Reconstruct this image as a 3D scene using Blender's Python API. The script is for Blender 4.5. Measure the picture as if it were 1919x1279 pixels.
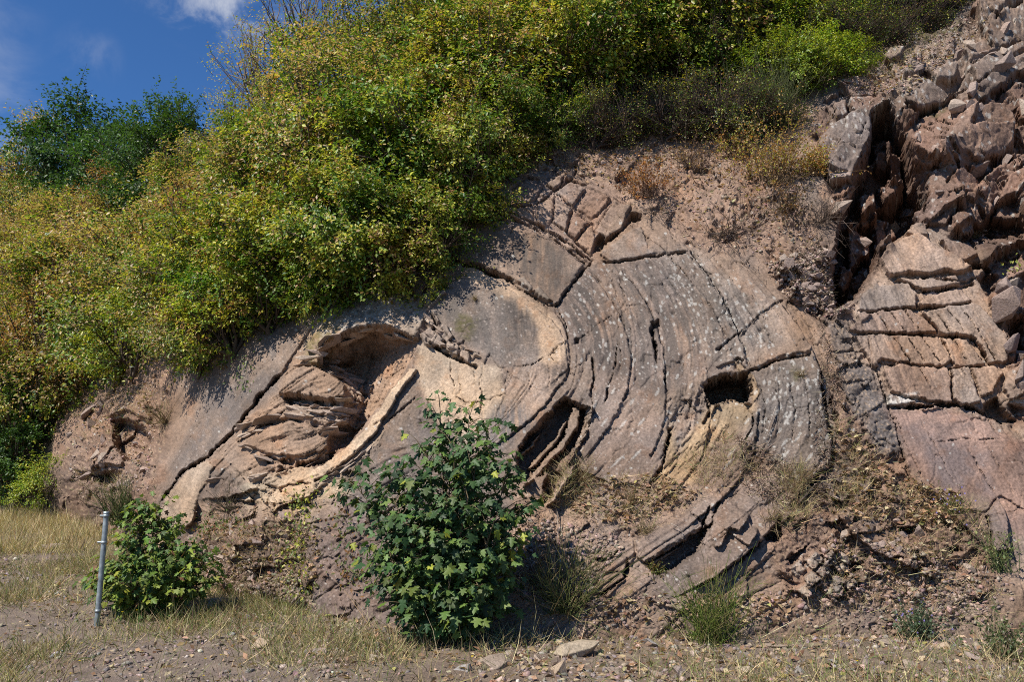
import bpy, bmesh, math, random
import numpy as np
from mathutils import Vector, Matrix

# ------------------------------------------------------------------ camera, sky, sun, exposure
scene = bpy.context.scene
for o in list(bpy.data.objects):
    bpy.data.objects.remove(o)
coll = scene.collection
RND = np.random.default_rng(7)
random.seed(7)

FPX, CX, CY = 1600.0, 959.5, 639.5            # focal length and centre for a 1919 px wide frame
PITCH = math.radians(8.2)
CAMZ = 1.6
cam_data = bpy.data.cameras.new('camera')
cam_data.sensor_width = 36.0
cam_data.lens = FPX / 1919.0 * 36.0
cam_data.clip_start = 0.05
cam_data.clip_end = 3000.0
cam = bpy.data.objects.new('camera', cam_data)
cam.location = (0, 0, CAMZ)
cam.rotation_euler = (math.radians(90) + PITCH, 0, 0)
coll.objects.link(cam)
scene.camera = cam

SUN_EL, SUN_AZ = math.radians(51), math.radians(49)       # azimuth: to the left of straight behind the camera
SUN = Vector((-math.cos(SUN_EL) * math.sin(SUN_AZ), -math.cos(SUN_EL) * math.cos(SUN_AZ), math.sin(SUN_EL)))
sd = bpy.data.lights.new('sun', 'SUN')
sd.energy = 5.0
sd.angle = math.radians(0.55)
sd.color = (1.0, 0.945, 0.855)
so = bpy.data.objects.new('sun', sd)
so.rotation_euler = SUN.to_track_quat('Z', 'Y').to_euler()
so.location = (-20, -15, 30)
coll.objects.link(so)

world = bpy.data.worlds.new('World')
scene.world = world
world.use_nodes = True
wt = world.node_tree
wt.nodes.clear()
def wn(t, **k):
    n = wt.nodes.new(t)
    for a, b in k.items():
        setattr(n, a, b)
    return n
w_out = wn('ShaderNodeOutputWorld')
w_bg = wn('ShaderNodeBackground')
w_bg.inputs['Strength'].default_value = 0.062
sky = wn('ShaderNodeTexSky', sky_type='NISHITA', sun_disc=False)
sky.sun_elevation = SUN_EL
sky.sun_rotation = math.atan2(SUN.x, SUN.y)
sky.altitude = 800
sky.air_density = 1.0
sky.dust_density = 0.2
sky.ozone_density = 3.0
w_tint = wn('ShaderNodeMix', data_type='RGBA', blend_type='MULTIPLY')
w_tint.inputs[0].default_value = 1.0
w_tint.inputs[7].default_value = (0.56, 0.96, 1.40, 1)
wt.links.new(sky.outputs[0], w_tint.inputs[6])
def cam_ray(px, py):
    x = (px - CX) / FPX
    v = (CY - py) / FPX
    d = Vector((x, math.cos(PITCH) - v * math.sin(PITCH), math.sin(PITCH) + v * math.cos(PITCH)))
    return d.normalized()
w_tc = wn('ShaderNodeTexCoord')
last = w_tint.outputs[2]
CLOUDS = [(440, -5, 0.085, 0.8), (330, -25, 0.06, 0.6), (165, 105, 0.04, 0.16), (30, 235, 0.07, 0.10), (-350, 40, 0.2, 0.6), (700, -420, 0.3, 0.6), (2600, -300, 0.35, 0.7), (-1500, -200, 0.4, 0.6)]
w_map = wn('ShaderNodeMapping')
w_map.inputs['Scale'].default_value = (1.0, 1.0, 1.5)
w_map.inputs['Rotation'].default_value = (0, math.radians(35), 0)
wt.links.new(w_tc.outputs['Generated'], w_map.inputs[0])
w_no = wn('ShaderNodeTexNoise')
w_no.inputs['Scale'].default_value = 11.0
w_no.inputs['Detail'].default_value = 12.0
w_no.inputs['Roughness'].default_value = 0.6
w_no.inputs['Distortion'].default_value = 0.5
wt.links.new(w_map.outputs[0], w_no.inputs['Vector'])
w_th = wn('ShaderNodeMapRange', interpolation_type='SMOOTHSTEP')
wt.links.new(w_no.outputs['Fac'], w_th.inputs[0])
w_th.inputs[1].default_value = 0.42
w_th.inputs[2].default_value = 0.72
for (px, py, rad, amt) in CLOUDS:
    d = cam_ray(px, py)
    dist = wn('ShaderNodeVectorMath', operation='DISTANCE')
    wt.links.new(w_tc.outputs['Generated'], dist.inputs[0])
    dist.inputs[1].default_value = d
    mr = wn('ShaderNodeMapRange', interpolation_type='SMOOTHSTEP')
    wt.links.new(dist.outputs['Value'], mr.inputs[0])
    mr.inputs[1].default_value = rad * 0.15
    mr.inputs[2].default_value = rad
    mr.inputs[3].default_value = amt
    mr.inputs[4].default_value = 0.0
    mu_ = wn('ShaderNodeMath', operation='MULTIPLY')
    wt.links.new(mr.outputs[0], mu_.inputs[0])
    wt.links.new(w_th.outputs[0], mu_.inputs[1])
    mx = wn('ShaderNodeMix', data_type='RGBA')
    wt.links.new(mu_.outputs[0], mx.inputs[0])
    wt.links.new(last, mx.inputs[6])
    mx.inputs[7].default_value = (8.0, 8.3, 9.0, 1)
    last = mx.outputs[2]
wt.links.new(last, w_bg.inputs['Color'])
wt.links.new(w_bg.outputs[0], w_out.inputs['Surface'])

vs = scene.view_settings
vs.view_transform = 'Standard'
vs.look = 'None'
vs.exposure = 0.5
vs.gamma = 1.0
vs.use_curve_mapping = False
scene.cycles.max_bounces = 6
scene.cycles.transparent_max_bounces = 4
scene.cycles.use_denoising = False
scene.cycles.filter_width = 1.0
scene.cycles.sample_clamp_indirect = 4.0

# ------------------------------------------------------------------ noise
def _h(ix, iy, seed):
    n = (ix.astype(np.int64) * 374761393 + iy.astype(np.int64) * 668265263 + seed * 144665) & 0xFFFFFFFF
    n = ((n ^ (n >> 13)) * 1274126177) & 0xFFFFFFFF
    n = ((n ^ (n >> 16)) * 2246822519) & 0xFFFFFFFF
    return (n ^ (n >> 15)) & 0xFFFFFFFF
def hash01(ix, iy, seed):
    return _h(ix, iy, seed).astype(np.float64) / 4294967296.0
def gn(x, y, seed=0):
    ix, iy = np.floor(x), np.floor(y)
    fx, fy = x - ix, y - iy
    ux, uy = fx * fx * fx * (fx * (fx * 6 - 15) + 10), fy * fy * fy * (fy * (fy * 6 - 15) + 10)
    def g(ox, oy):
        a = hash01(ix + ox, iy + oy, seed) * 2 * math.pi
        return np.cos(a) * (fx - ox) + np.sin(a) * (fy - oy)
    a = g(0, 0); b = g(1, 0); c = g(0, 1); d = g(1, 1)
    return 1.5 * ((a + (b - a) * ux) + ((c + (d - c) * ux) - (a + (b - a) * ux)) * uy)
def fbm(x, y, seed=0, octs=4, gain=0.5):
    r = 0; a = 1.0; n = 0
    for i in range(octs):
        r = r + a * gn(x * 2 ** i + 17.3 * i, y * 2 ** i - 9.1 * i, seed + i * 31)
        n += a; a *= gain
    return r / n
def ridged(x, y, seed=0, octs=4):
    r = 0; a = 1.0; n = 0
    for i in range(octs):
        r = r + a * (1 - 2.2 * np.abs(gn(x * 2 ** i, y * 2 ** i, seed + i * 31)))
        n += a; a *= 0.5
    return r / n
def worley(x, y, seed=0, jit=0.9):
    ix, iy = np.floor(x), np.floor(y)
    f1 = np.full(x.shape, 9.0); f2 = np.full(x.shape, 9.0)
    cx = np.zeros(x.shape); cy = np.zeros(x.shape); ci = np.zeros(x.shape, np.int64)
    for oy in (-1, 0, 1):
        for ox in (-1, 0, 1):
            gx, gy = ix + ox, iy + oy
            px = gx + 0.5 + jit * (hash01(gx, gy, seed) - 0.5)
            py = gy + 0.5 + jit * (hash01(gx, gy, seed + 1) - 0.5)
            d = np.maximum(np.abs(x - px), np.abs(y - py)) * 0.5 + 0.5 * np.hypot(x - px, y - py)
            near = d < f1
            f2 = np.where(near, f1, np.minimum(f2, d))
            cx = np.where(near, x - px, cx); cy = np.where(near, y - py, cy)
            ci = np.where(near, _h(gx, gy, seed + 2), ci)
            f1 = np.where(near, d, f1)
    return f1, f2, cx, cy, ci
def frac_hash(ci, k):
    return hash01(ci & 0xFFFF, (ci >> 16) & 0xFFFF, 900 + k)
def sstep(a, b, x):
    t = np.clip((x - a) / (b - a), 0, 1)
    return t * t * (3 - 2 * t)

# ------------------------------------------------------------------ mesh helpers
def build_mesh(name, V, F, col=None, mat=None, smooth=False):
    """V (n,3); F a list of (m,k) index arrays."""
    me = bpy.data.meshes.new(name)
    F = [np.asarray(f, np.int32) for f in F if len(f)]
    nl = sum(f.size for f in F); nf = sum(len(f) for f in F)
    me.vertices.add(len(V)); me.loops.add(nl); me.polygons.add(nf)
    me.vertices.foreach_set('co', np.ascontiguousarray(V, np.float32).ravel())
    me.loops.foreach_set('vertex_index', np.concatenate([f.ravel() for f in F]))
    tot = np.concatenate([np.full(len(f), f.shape[1], np.int32) for f in F])
    st = np.concatenate([[0], np.cumsum(tot)[:-1]]).astype(np.int32)
    me.polygons.foreach_set('loop_start', st)
    me.polygons.foreach_set('loop_total', tot)
    if smooth:
        me.polygons.foreach_set('use_smooth', np.ones(nf, bool))
    if col is not None:
        a = me.attributes.new('col', 'FLOAT_COLOR', 'POINT')
        c = np.ones((len(V), 4), np.float32); c[:, :3] = col
        a.data.foreach_set('color', c.ravel())
    me.update(calc_edges=True)
    if mat is not None:
        me.materials.append(mat)
    return me
def obj(name, me, parent=None, loc=(0, 0, 0), rot=(0, 0, 0), scale=(1, 1, 1)):
    o = bpy.data.objects.new(name, me)
    o.location = loc; o.rotation_euler = rot; o.scale = scale
    coll.objects.link(o)
    if parent is not None:
        o.parent = parent
    return o
def tag(o, label=None, cat=None, group=None, kind=None):
    if label: o['label'] = label
    if cat: o['category'] = cat
    if group: o['group'] = group
    if kind: o['kind'] = kind
    return o
def copy_tree(o, parent=None):
    c = o.copy(); coll.objects.link(c); c.parent = parent
    for ch in o.children:
        copy_tree(ch, c)
    return c
class Acc:
    """collects geometry for one mesh object"""
    def __init__(s):
        s.V = []; s.F = {}; s.C = []; s.n = 0
    def add(s, V, F, col):
        V = np.asarray(V, float); F = np.asarray(F, int)
        s.V.append(V); s.F.setdefault(F.shape[1], []).append(F + s.n)
        c = np.empty((len(V), 3)); c[:] = col
        s.C.append(c); s.n += len(V)
    def mesh(s, name, mat, smooth=False):
        return build_mesh(name, np.concatenate(s.V), [np.concatenate(f) for f in s.F.values()], np.concatenate(s.C), mat, smooth)
def norm(a):
    return a / np.maximum(np.linalg.norm(a, axis=-1, keepdims=True), 1e-9)
def tube(P, R, sides=4):
    """tapered tube along points P (n,3) with radii R"""
    P = np.asarray(P, float); n = len(P)
    R = np.broadcast_to(np.asarray(R, float), (n,))
    T = norm(np.gradient(P, axis=0))
    up = np.array([0, 0, 1.0]) if abs(T[0, 2]) < 0.9 else np.array([1.0, 0, 0])
    A = norm(np.cross(T, up)); B = np.cross(T, A)
    ang = np.arange(sides) * 2 * math.pi / sides
    V = P[:, None, :] + R[:, None, None] * (np.cos(ang)[None, :, None] * A[:, None, :] + np.sin(ang)[None, :, None] * B[:, None, :])
    V = V.reshape(-1, 3)
    i = np.arange(n - 1)[:, None] * sides + np.arange(sides)[None, :]
    j = np.arange(n - 1)[:, None] * sides + (np.arange(sides)[None, :] + 1) % sides
    F = np.stack([i, j, j + sides, i + sides], -1).reshape(-1, 4)
    return V, F
def scatter(TV, TF, pos, tip, nrm, size, col, acc):
    """copies of a flat template (x across, y towards the tip, z out of the face)"""
    y = norm(tip); x = norm(np.cross(y, nrm)); z = np.cross(x, y)
    S = size if np.ndim(size) == 2 else np.repeat(np.asarray(size)[:, None], 3, 1)
    V = (pos[:, None, :] + TV[None, :, 0:1] * (x * S[:, 0:1])[:, None, :] + TV[None, :, 1:2] * (y * S[:, 1:2])[:, None, :]
         + TV[None, :, 2:3] * (z * S[:, 2:3])[:, None, :])
    k = len(TV); N = len(pos)
    F = (np.arange(N)[:, None, None] * k + TF[None]).reshape(-1, TF.shape[1])
    acc.add(V.reshape(-1, 3), F, np.repeat(col, k, 0))

# ------------------------------------------------------------------ materials
def mat_new(name):
    m = bpy.data.materials.new(name); m.use_nodes = True
    nt = m.node_tree; nt.nodes.clear()
    return m, nt
def nd(nt, t, **k):
    n = nt.nodes.new(t)
    for a, b in k.items(): setattr(n, a, b)
    return n
def rock_material(name, fine=1.0, bump=0.55, rough=0.85):
    m, nt = mat_new(name); L = nt.links.new
    out = nd(nt, 'ShaderNodeOutputMaterial'); bs = nd(nt, 'ShaderNodeBsdfPrincipled')
    at = nd(nt, 'ShaderNodeAttribute', attribute_name='col')
    geo = nd(nt, 'ShaderNodeNewGeometry')
    n1 = nd(nt, 'ShaderNodeTexNoise'); n1.inputs['Scale'].default_value = 42 * fine; n1.inputs['Detail'].default_value = 8; n1.inputs['Roughness'].default_value = 0.7
    n2 = nd(nt, 'ShaderNodeTexNoise'); n2.inputs['Scale'].default_value = 3.1 * fine; n2.inputs['Detail'].default_value = 5
    L(geo.outputs['Position'], n1.inputs['Vector']); L(geo.outputs['Position'], n2.inputs['Vector'])
    r1 = nd(nt, 'ShaderNodeMapRange'); r1.inputs[1].default_value = 0.3; r1.inputs[2].default_value = 0.72; r1.inputs[3].default_value = 0.52; r1.inputs[4].default_value = 1.42
    L(n1.outputs['Fac'], r1.inputs[0])
    r2 = nd(nt, 'ShaderNodeMapRange'); r2.inputs[1].default_value = 0.3; r2.inputs[2].default_value = 0.7; r2.inputs[3].default_value = 0.86; r2.inputs[4].default_value = 1.12
    L(n2.outputs['Fac'], r2.inputs[0])
    mu = nd(nt, 'ShaderNodeMath', operation='MULTIPLY'); L(r1.outputs[0], mu.inputs[0]); L(r2.outputs[0], mu.inputs[1])
    sc = nd(nt, 'ShaderNodeVectorMath', operation='SCALE'); L(at.outputs['Color'], sc.inputs[0]); L(mu.outputs[0], sc.inputs['Scale'])
    L(sc.outputs[0], bs.inputs['Base Color'])
    bp = nd(nt, 'ShaderNodeBump'); bp.inputs['Strength'].default_value = bump; bp.inputs['Distance'].default_value = 0.02
    L(n1.outputs['Fac'], bp.inputs['Height']); L(bp.outputs[0], bs.inputs['Normal'])
    bs.inputs['Roughness'].default_value = rough
    bs.inputs['Specular IOR Level'].default_value = 0.25
    L(bs.outputs[0], out.inputs['Surface'])
    return m
def leaf_material(name, trans=0.35, rough=0.45, spec=0.4):
    m, nt = mat_new(name); L = nt.links.new
    out = nd(nt, 'ShaderNodeOutputMaterial'); bs = nd(nt, 'ShaderNodeBsdfPrincipled')
    at = nd(nt, 'ShaderNodeAttribute', attribute_name='col'); oi = nd(nt, 'ShaderNodeObjectInfo')
    mx = nd(nt, 'ShaderNodeMix', data_type='RGBA', blend_type='MULTIPLY'); mx.inputs[0].default_value = 1
    L(at.outputs['Color'], mx.inputs[6]); L(oi.outputs['Color'], mx.inputs[7])
    L(mx.outputs[2], bs.inputs['Base Color'])
    bs.inputs['Roughness'].default_value = rough; bs.inputs['Specular IOR Level'].default_value = spec
    tr = nd(nt, 'ShaderNodeBsdfTranslucent')
    t2 = nd(nt, 'ShaderNodeMix', data_type='RGBA', blend_type='MULTIPLY'); t2.inputs[0].default_value = 1
    L(mx.outputs[2], t2.inputs[6]); t2.inputs[7].default_value = (1.5, 1.45, 0.7, 1)
    L(t2.outputs[2], tr.inputs['Color'])
    ms = nd(nt, 'ShaderNodeMixShader'); ms.inputs[0].default_value = trans
    L(bs.outputs[0], ms.inputs[1]); L(tr.outputs[0], ms.inputs[2])
    L(ms.outputs[0], out.inputs['Surface'])
    return m
M_ROCK = rock_material('rock')
M_SOIL = rock_material('soil', fine=1.6, bump=0.8, rough=0.95)
M_LEAF = leaf_material('leaves')
M_MAPLE = leaf_material('maple_leaves', trans=0.25, rough=0.5, spec=0.28)
M_DRY = leaf_material('dry_plants', trans=0.2, rough=0.8, spec=0.1)
M_BARK = rock_material('bark', fine=3.0, bump=0.4, rough=0.9)

# ------------------------------------------------------------------ the place: how far away each part of the slope lies
DEPTH = """2100 1240 8.0;1900 1240 8.15;1600 1240 8.2;1300 1240 8.15;1000 1240 8.2;700 1230 8.7;500 1200 9.6
2150 1160 8.1;1900 1160 8.2;1600 1150 8.3;1300 1150 8.2;1000 1150 8.3;700 1140 8.8;500 1100 9.7;330 1060 11.6;270 1030 12.6;150 980 15.5;60 960 17;-200 960 20
2150 950 8.8;1900 950 8.9;1600 950 8.85;1300 950 9.0;1000 950 9.15;700 950 9.6;500 950 10.3;400 930 11.2;330 900 12.1;220 900 14.2;120 900 16
2150 780 9.2;1900 780 9.4;1700 700 9.7;1500 750 9.5;1300 750 9.75;1100 750 9.9;900 750 10.2;750 800 10.2;600 780 10.8;450 780 11.6;250 780 15;120 780 17.5
2150 550 10.1;1900 550 10.2;1700 550 10.3;1500 550 10.4;1300 550 10.65;1100 550 10.9;950 550 10.95;800 600 11.0;620 640 11.3;480 660 12.0;350 660 13.9;200 680 17.5;50 700 20
2150 350 11.1;1900 350 11.2;1650 350 11.3;1400 350 11.6;1150 350 11.9;1000 350 12.0;850 400 12.1;700 470 12.3;550 560 12.7
2150 150 12.4;1900 150 12.5;1700 150 12.5;1500 200 12.7;1300 250 12.9;1100 250 12.9;2150 0 14;1900 0 14.1;1700 50 13.9
1500 0 15.2;1300 100 14.6;1300 -200 18.8;1000 100 15.2;1000 -200 20;800 200 14.4;800 0 17.4;700 -200 23;600 300 15;600 100 19;450 450 15.5;450 250 21;300 500 17.5;300 300 25;150 500 22;150 330 34;0 550 24;0 400 34;-300 600 28;-300 450 40;-300 800 22
2150 -200 16.5;1700 -200 17;2300 700 9.2;2300 1200 7.8;2300 200 12"""
DP = np.array([[float(v) for v in p.split()] for l in DEPTH.split('\n') for p in l.split(';')])
def _tps(r2):
    return 0.5 * r2 * np.log(np.maximum(r2, 1e-12))
def tps_fit(P, v, lam=0.0):
    n = len(P)
    d2 = ((P[:, None] - P[None]) ** 2).sum(-1)
    A = np.zeros((n + 3, n + 3))
    A[:n, :n] = _tps(d2) + lam * np.eye(n)
    A[:n, n] = 1; A[:n, n + 1:] = P; A[n, :n] = 1; A[n + 1:, :n] = P.T
    return np.linalg.solve(A, np.concatenate([v, np.zeros(3)]))
def tps_eval(P, w, x, y):
    n = len(P); r = w[n] + w[n + 1] * x + w[n + 2] * y
    for i in range(n):
        r = r + w[i] * _tps((x - P[i, 0]) ** 2 + (y - P[i, 1]) ** 2)
    return r
_WP = DP[:, :2] / 500.0
_WW = tps_fit(_WP, np.log(DP[:, 2]), 0.0015)
def smooth_field(P, w, X, Y, x0, x1, y0, y1, step=20):
    """evaluate on a coarse lattice, then bilinear/cubic-free lookup (fast)"""
    gx = np.arange(x0, x1 + step * 2, step); gy = np.arange(y0, y1 + step * 2, step)
    G = tps_eval(P, w, *(a / 500.0 for a in np.meshgrid(gx, gy)))
    def cub(t):
        return (-0.5 * t ** 3 + t ** 2 - 0.5 * t, 1.5 * t ** 3 - 2.5 * t ** 2 + 1, -1.5 * t ** 3 + 2 * t ** 2 + 0.5 * t, 0.5 * t ** 3 - 0.5 * t ** 2)
    u = np.clip((X - x0) / step, 1, len(gx) - 3.001); v = np.clip((Y - y0) / step, 1, len(gy) - 3.001)
    iu = np.floor(u).astype(int); iv = np.floor(v).astype(int)
    cu = cub(u - iu); cv = cub(v - iv); r = 0
    for a in range(4):
        for b in range(4):
            r = r + cv[a] * cu[b] * G[iv + a - 1, iu + b - 1]
    return r
def depth_at(X, Y):
    X = np.atleast_1d(np.asarray(X, float)); Y = np.atleast_1d(np.asarray(Y, float))
    return np.exp(tps_eval(_WP, _WW, X / 500.0, Y / 500.0))
def unproject(X, Y, W):
    x = (X - CX) / FPX; v = (CY - Y) / FPX
    ry = math.cos(PITCH) - v * math.sin(PITCH); rz = math.sin(PITCH) + v * math.cos(PITCH)
    return np.stack([x / ry * W, W + 0 * X, CAMZ + rz / ry * W], -1)
def project(P):
    P = np.asarray(P, float)
    y = P[..., 1] * math.cos(PITCH) + (P[..., 2] - CAMZ) * math.sin(PITCH)
    v = -P[..., 1] * math.sin(PITCH) + (P[..., 2] - CAMZ) * math.cos(PITCH)
    return CX + FPX * P[..., 0] / y, CY - FPX * v / y
def slope_point(px, py, off=0.0):
    W = depth_at(px, py) + off
    return unproject(np.atleast_1d(float(px)), np.atleast_1d(float(py)), W)[0]
def ground_z(x, y):
    x = np.asarray(x, float); y = np.asarray(y, float)
    r = 0.066 * np.maximum(y - 8.0, 0) * sstep(3.0, -5.0, x)
    return r + 0.035 * fbm(x * 0.7, y * 0.7, 5, 3) + 0.012 * fbm(x * 4, y * 4, 9, 2)
def ground_point(px, py):
    """where the ray of a photo point meets the ground"""
    W = 7.0
    for _ in range(40):
        p = unproject(np.array([float(px)]), np.array([float(py)]), W)[0]
        k = (p[2] - CAMZ) / W
        W = 0.5 * W + 0.5 * (float(ground_z(p[0], p[1])) - CAMZ) / k
    return unproject(np.array([float(px)]), np.array([float(py)]), W)[0]
# ------------------------------------------------------------------ the rock face: one relief, cut into its slabs, beds and blocks
STEP = 1.75
gx = np.arange(-120, 2150, STEP); gy = np.arange(-160, 1242, STEP)
X, Y = np.meshgrid(gx, gy)
NY, NX = X.shape
WD = np.exp(smooth_field(_WP, _WW, X, Y, -180, 2200, -220, 1300))
XW = X + 5.0 * fbm(X / 30, Y / 30, 1, 4, 0.6) + 1.5 * gn(X / 6, Y / 6, 2)
YW = Y + 5.0 * fbm(X / 30, Y / 30, 3, 4, 0.6) + 1.5 * gn(X / 6, Y / 6, 4)

def pts(s):
    return np.array([[float(v) for v in p.split(',')] for p in s.split()])
def curve(s, n=6):
    P = pts(s) if isinstance(s, str) else s
    if len(P) < 3: return P
    Q = np.vstack([2 * P[0] - P[1], P, 2 * P[-1] - P[-2]]); out = []
    for i in range(1, len(Q) - 2):
        t = np.linspace(0, 1, n, endpoint=False)[:, None]
        a, b, c, d = Q[i - 1], Q[i], Q[i + 1], Q[i + 2]
        out.append(0.5 * (2 * b + (c - a) * t + (2 * a - 5 * b + 4 * c - d) * t ** 2 + (3 * b - a - 3 * c + d) * t ** 3))
    return np.vstack(out + [P[-1:]])
def roi(P, pad):
    i0 = max(int((P[:, 1].min() - pad - gy[0]) / STEP), 0); i1 = min(int((P[:, 1].max() + pad - gy[0]) / STEP) + 2, NY)
    j0 = max(int((P[:, 0].min() - pad - gx[0]) / STEP), 0); j1 = min(int((P[:, 0].max() + pad - gx[0]) / STEP) + 2, NX)
    return slice(i0, i1), slice(j0, j1)
def line_dist(P, x, y):
    """distance, side (+1 right of travel with y down), place along 0..1"""
    L = np.hypot(*(np.diff(P, axis=0).T)); S = np.concatenate([[0], np.cumsum(L)])
    D = np.full(x.shape, 1e9); sd = np.zeros(x.shape); T = np.zeros(x.shape)
    for i in range(len(P) - 1):
        a, d = P[i], P[i + 1] - P[i]
        l2 = max(d @ d, 1e-9)
        tr = ((x - a[0]) * d[0] + (y - a[1]) * d[1]) / l2
        t = np.clip(tr, 0, 1)
        dd = np.hypot(x - a[0] - t * d[0], y - a[1] - t * d[1])
        m = dd < D
        D = np.where(m, dd, D); T = np.where(m, (S[i] + t * L[i]) / S[-1], T)
        sd = np.where(m, np.sign(d[0] * (y - a[1]) - d[1] * (x - a[0])), sd)
    return D, sd, T
def inside(P, x, y):
    r = np.zeros(x.shape, bool); n = len(P)
    for i in range(n):
        x0, y0 = P[i]; x1, y1 = P[(i + 1) % n]
        if y0 == y1: continue
        r ^= ((y0 > y) != (y1 > y)) & (x < (x1 - x0) * (y - y0) / (y1 - y0) + x0)
    return r
def poly_sd(P, x, y):
    D, _, _ = line_dist(np.vstack([P, P[:1]]), x, y)
    return np.where(inside(P, x, y), D, -D)

# -- bedding coordinate: constant along each folded bed
BEDS = [(60, '850,700 830,760 880,760 900,720'), (110, '860,600 930,625 985,660 970,720 920,790 860,840'),
        (200, '860,520 960,545 1040,600 1068,660 1050,740 980,810 920,860'),
        (300, '900,395 1000,435 1100,500 1160,600 1172,700 1130,800 1070,880 1000,940'),
        (430, '1000,340 1150,400 1260,500 1330,620 1340,760 1290,870 1210,950 1080,1030'),
        (580, '1200,290 1350,420 1470,560 1540,680 1560,800 1520,900 1420,1000 1250,1110'),
        (690, '1420,300 1540,480 1620,640 1690,820 1740,1000 1740,1100'), (860, '1600,380 1700,520 1800,680 1900,830 2000,980'),
        (1040, '1750,250 1850,400 1960,560 2080,740'), (1180, '1850,120 1960,250 2100,420'),
        (335, '285,1000 400,868 520,740 600,660'), (425, '300,860 385,720 470,620 560,520'), (500, '180,900 260,780 330,680'),
        (225, '410,912 500,880 560,868 610,852'), (250, '405,885 470,852 540,830 620,818'), (272, '430,845 490,800 560,782 640,775'), (292, '500,770 560,735 600,725 650,738'), (312, '540,715 580,695 620,700'), (170, '560,892 640,845 690,800 725,745 765,700'), (125, '640,900 720,820 790,720'),
        (330, '700,470 800,440 880,480'), (240, '600,1000 720,940 800,900'), (380, '700,1150 900,1060 1000,1010')]
bp, bv = [], []
for v, s in BEDS:
    c = curve(s, 3); bp.append(c); bv.append(np.full(len(c), float(v)))
bp = np.vstack(bp) / 500.0; bv = np.concatenate(bv)
bw = tps_fit(bp, bv, 0.02)
S = smooth_field(bp, bw, X, Y, -180, 2200, -220, 1300)
ALONG = (X * 0.55 + Y * 0.8)
SW = S + 5 * fbm(X / 60, Y / 60, 21, 3)

# -- zones: (polygon, feather, dict of surface settings), later ones painted over earlier ones
C_ROCK = (0.262, 0.205, 0.168); C_DARK = (0.150, 0.126, 0.112); C_TAN = (0.45, 0.355, 0.262); C_PALE = (0.52, 0.43, 0.33)
C_SOIL = (0.30, 0.218, 0.175); C_BROWN = (0.21, 0.150, 0.118); C_RED = (0.275, 0.180, 0.142); C_PURP = (0.190, 0.152, 0.140)
C_OCHRE = (0.36, 0.272, 0.178); C_GREY = (0.285, 0.265, 0.245); C_WARM = (0.325, 0.238, 0.178)
F_ = {k: np.zeros(X.shape) for k in ('rough', 'rub', 'rub2', 'ledge', 'lich', 'pit', 'soil', 'bed')}
F_['bed'] += 1.0
F_['rough'] += 1.0
COL = np.empty(X.shape + (3,)); COL[:] = C_ROCK
def paint(poly, feather, col=None, **kw):
    P = pts(poly); r = roi(P, feather + 30)
    w = sstep(-feather, feather, poly_sd(P, X[r] + 9 * fbm(X[r] / 40, Y[r] / 40, 61, 4), Y[r] + 9 * fbm(X[r] / 40, Y[r] / 40, 62, 4)))
    for k, v in kw.items():
        F_[k][r] = F_[k][r] * (1 - w) + v * w
    if col is not None:
        COL[r] = COL[r] * (1 - w[..., None]) + np.array(col) * w[..., None]
paint('-200,1300 -200,600 330,600 330,720 300,860 290,1000 330,1300', 25, C_BROWN, rough=2.2, rub=0.5, rub2=0.8, soil=1)
paint('330,1300 330,1000 420,920 560,910 640,930 720,1300', 25, (0.185, 0.140, 0.112), rough=2.0, rub=0.45, rub2=1.0, soil=0.9)
paint('575,935 640,900 720,960 800,1000 800,1200 575,1200', 12, C_PURP, rough=0.9, rub=0.0, rub2=0.5, ledge=0.04, pit=1.0, soil=0, bed=0.1)
paint('272,1035 300,950 330,860 385,720 430,620 560,500 640,500 560,640 520,735 440,800 385,865 330,905 310,1000', 8, (0.205, 0.168, 0.145), rough=0.55, ledge=0.10, pit=0.5)
paint('385,865 520,740 530,690 600,650 700,610 780,630 740,700 640,840 560,890 420,915', 10, C_WARM, rough=1.0, ledge=0.52, pit=0.1, bed=0.55)
paint('440,880 560,905 660,880 700,840 690,900 600,960 590,985 470,960', 12, (0.42, 0.35, 0.26), rough=1.4, rub2=0.9, ledge=0.2)
paint('600,560 650,520 760,520 800,580 785,640 700,612 640,632 610,660 580,690 560,640', 12, (0.33, 0.28, 0.235), rough=0.9, ledge=0.25, pit=0.2)
paint('640,900 700,830 735,750 775,690 800,690 790,740 830,800 860,850 900,860 960,820 980,900 960,1080 800,1100 700,980', 14, (0.19, 0.158, 0.137), rough=0.6, ledge=0.05, pit=1.0, bed=0.35)
paint('785,640 850,655 900,680 940,690 950,745 905,820 865,835 830,800 800,750 780,690', 8, (0.46, 0.375, 0.29), rough=0.35, ledge=0.03, bed=0.15)
paint('940,640 1068,640 1065,700 1000,770 920,850 890,850 930,780 945,730', 10, (0.30, 0.242, 0.205), rough=0.5, ledge=0.05, pit=0.7)
paint('800,585 850,520 960,545 1040,600 1068,650 1000,690 940,690 915,665 870,650 830,620', 8, (0.235, 0.198, 0.175), rough=0.4, ledge=0.02, pit=0.5, bed=0.15)
paint('855,490 905,505 965,540 1035,590 1068,645 1060,690 1010,680 1010,620 960,570 880,525', 7, (0.42, 0.33, 0.25), rough=0.3, ledge=0.02)
paint('850,480 890,400 1000,430 1100,495 1042,575 1000,550 950,520 900,497', 6, C_ROCK, rough=0.35, ledge=0.04, pit=0.25)
paint('880,400 930,340 1000,330 1100,330 1180,370 1115,470 1095,500 1000,440', 6, (0.265, 0.205, 0.178), rough=0.6, ledge=0.35)
paint('900,395 950,400 1000,420 1060,450 1110,490 1096,502 1040,460 980,430', 5, (0.27, 0.215, 0.185), rough=0.8, ledge=0.9)
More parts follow.
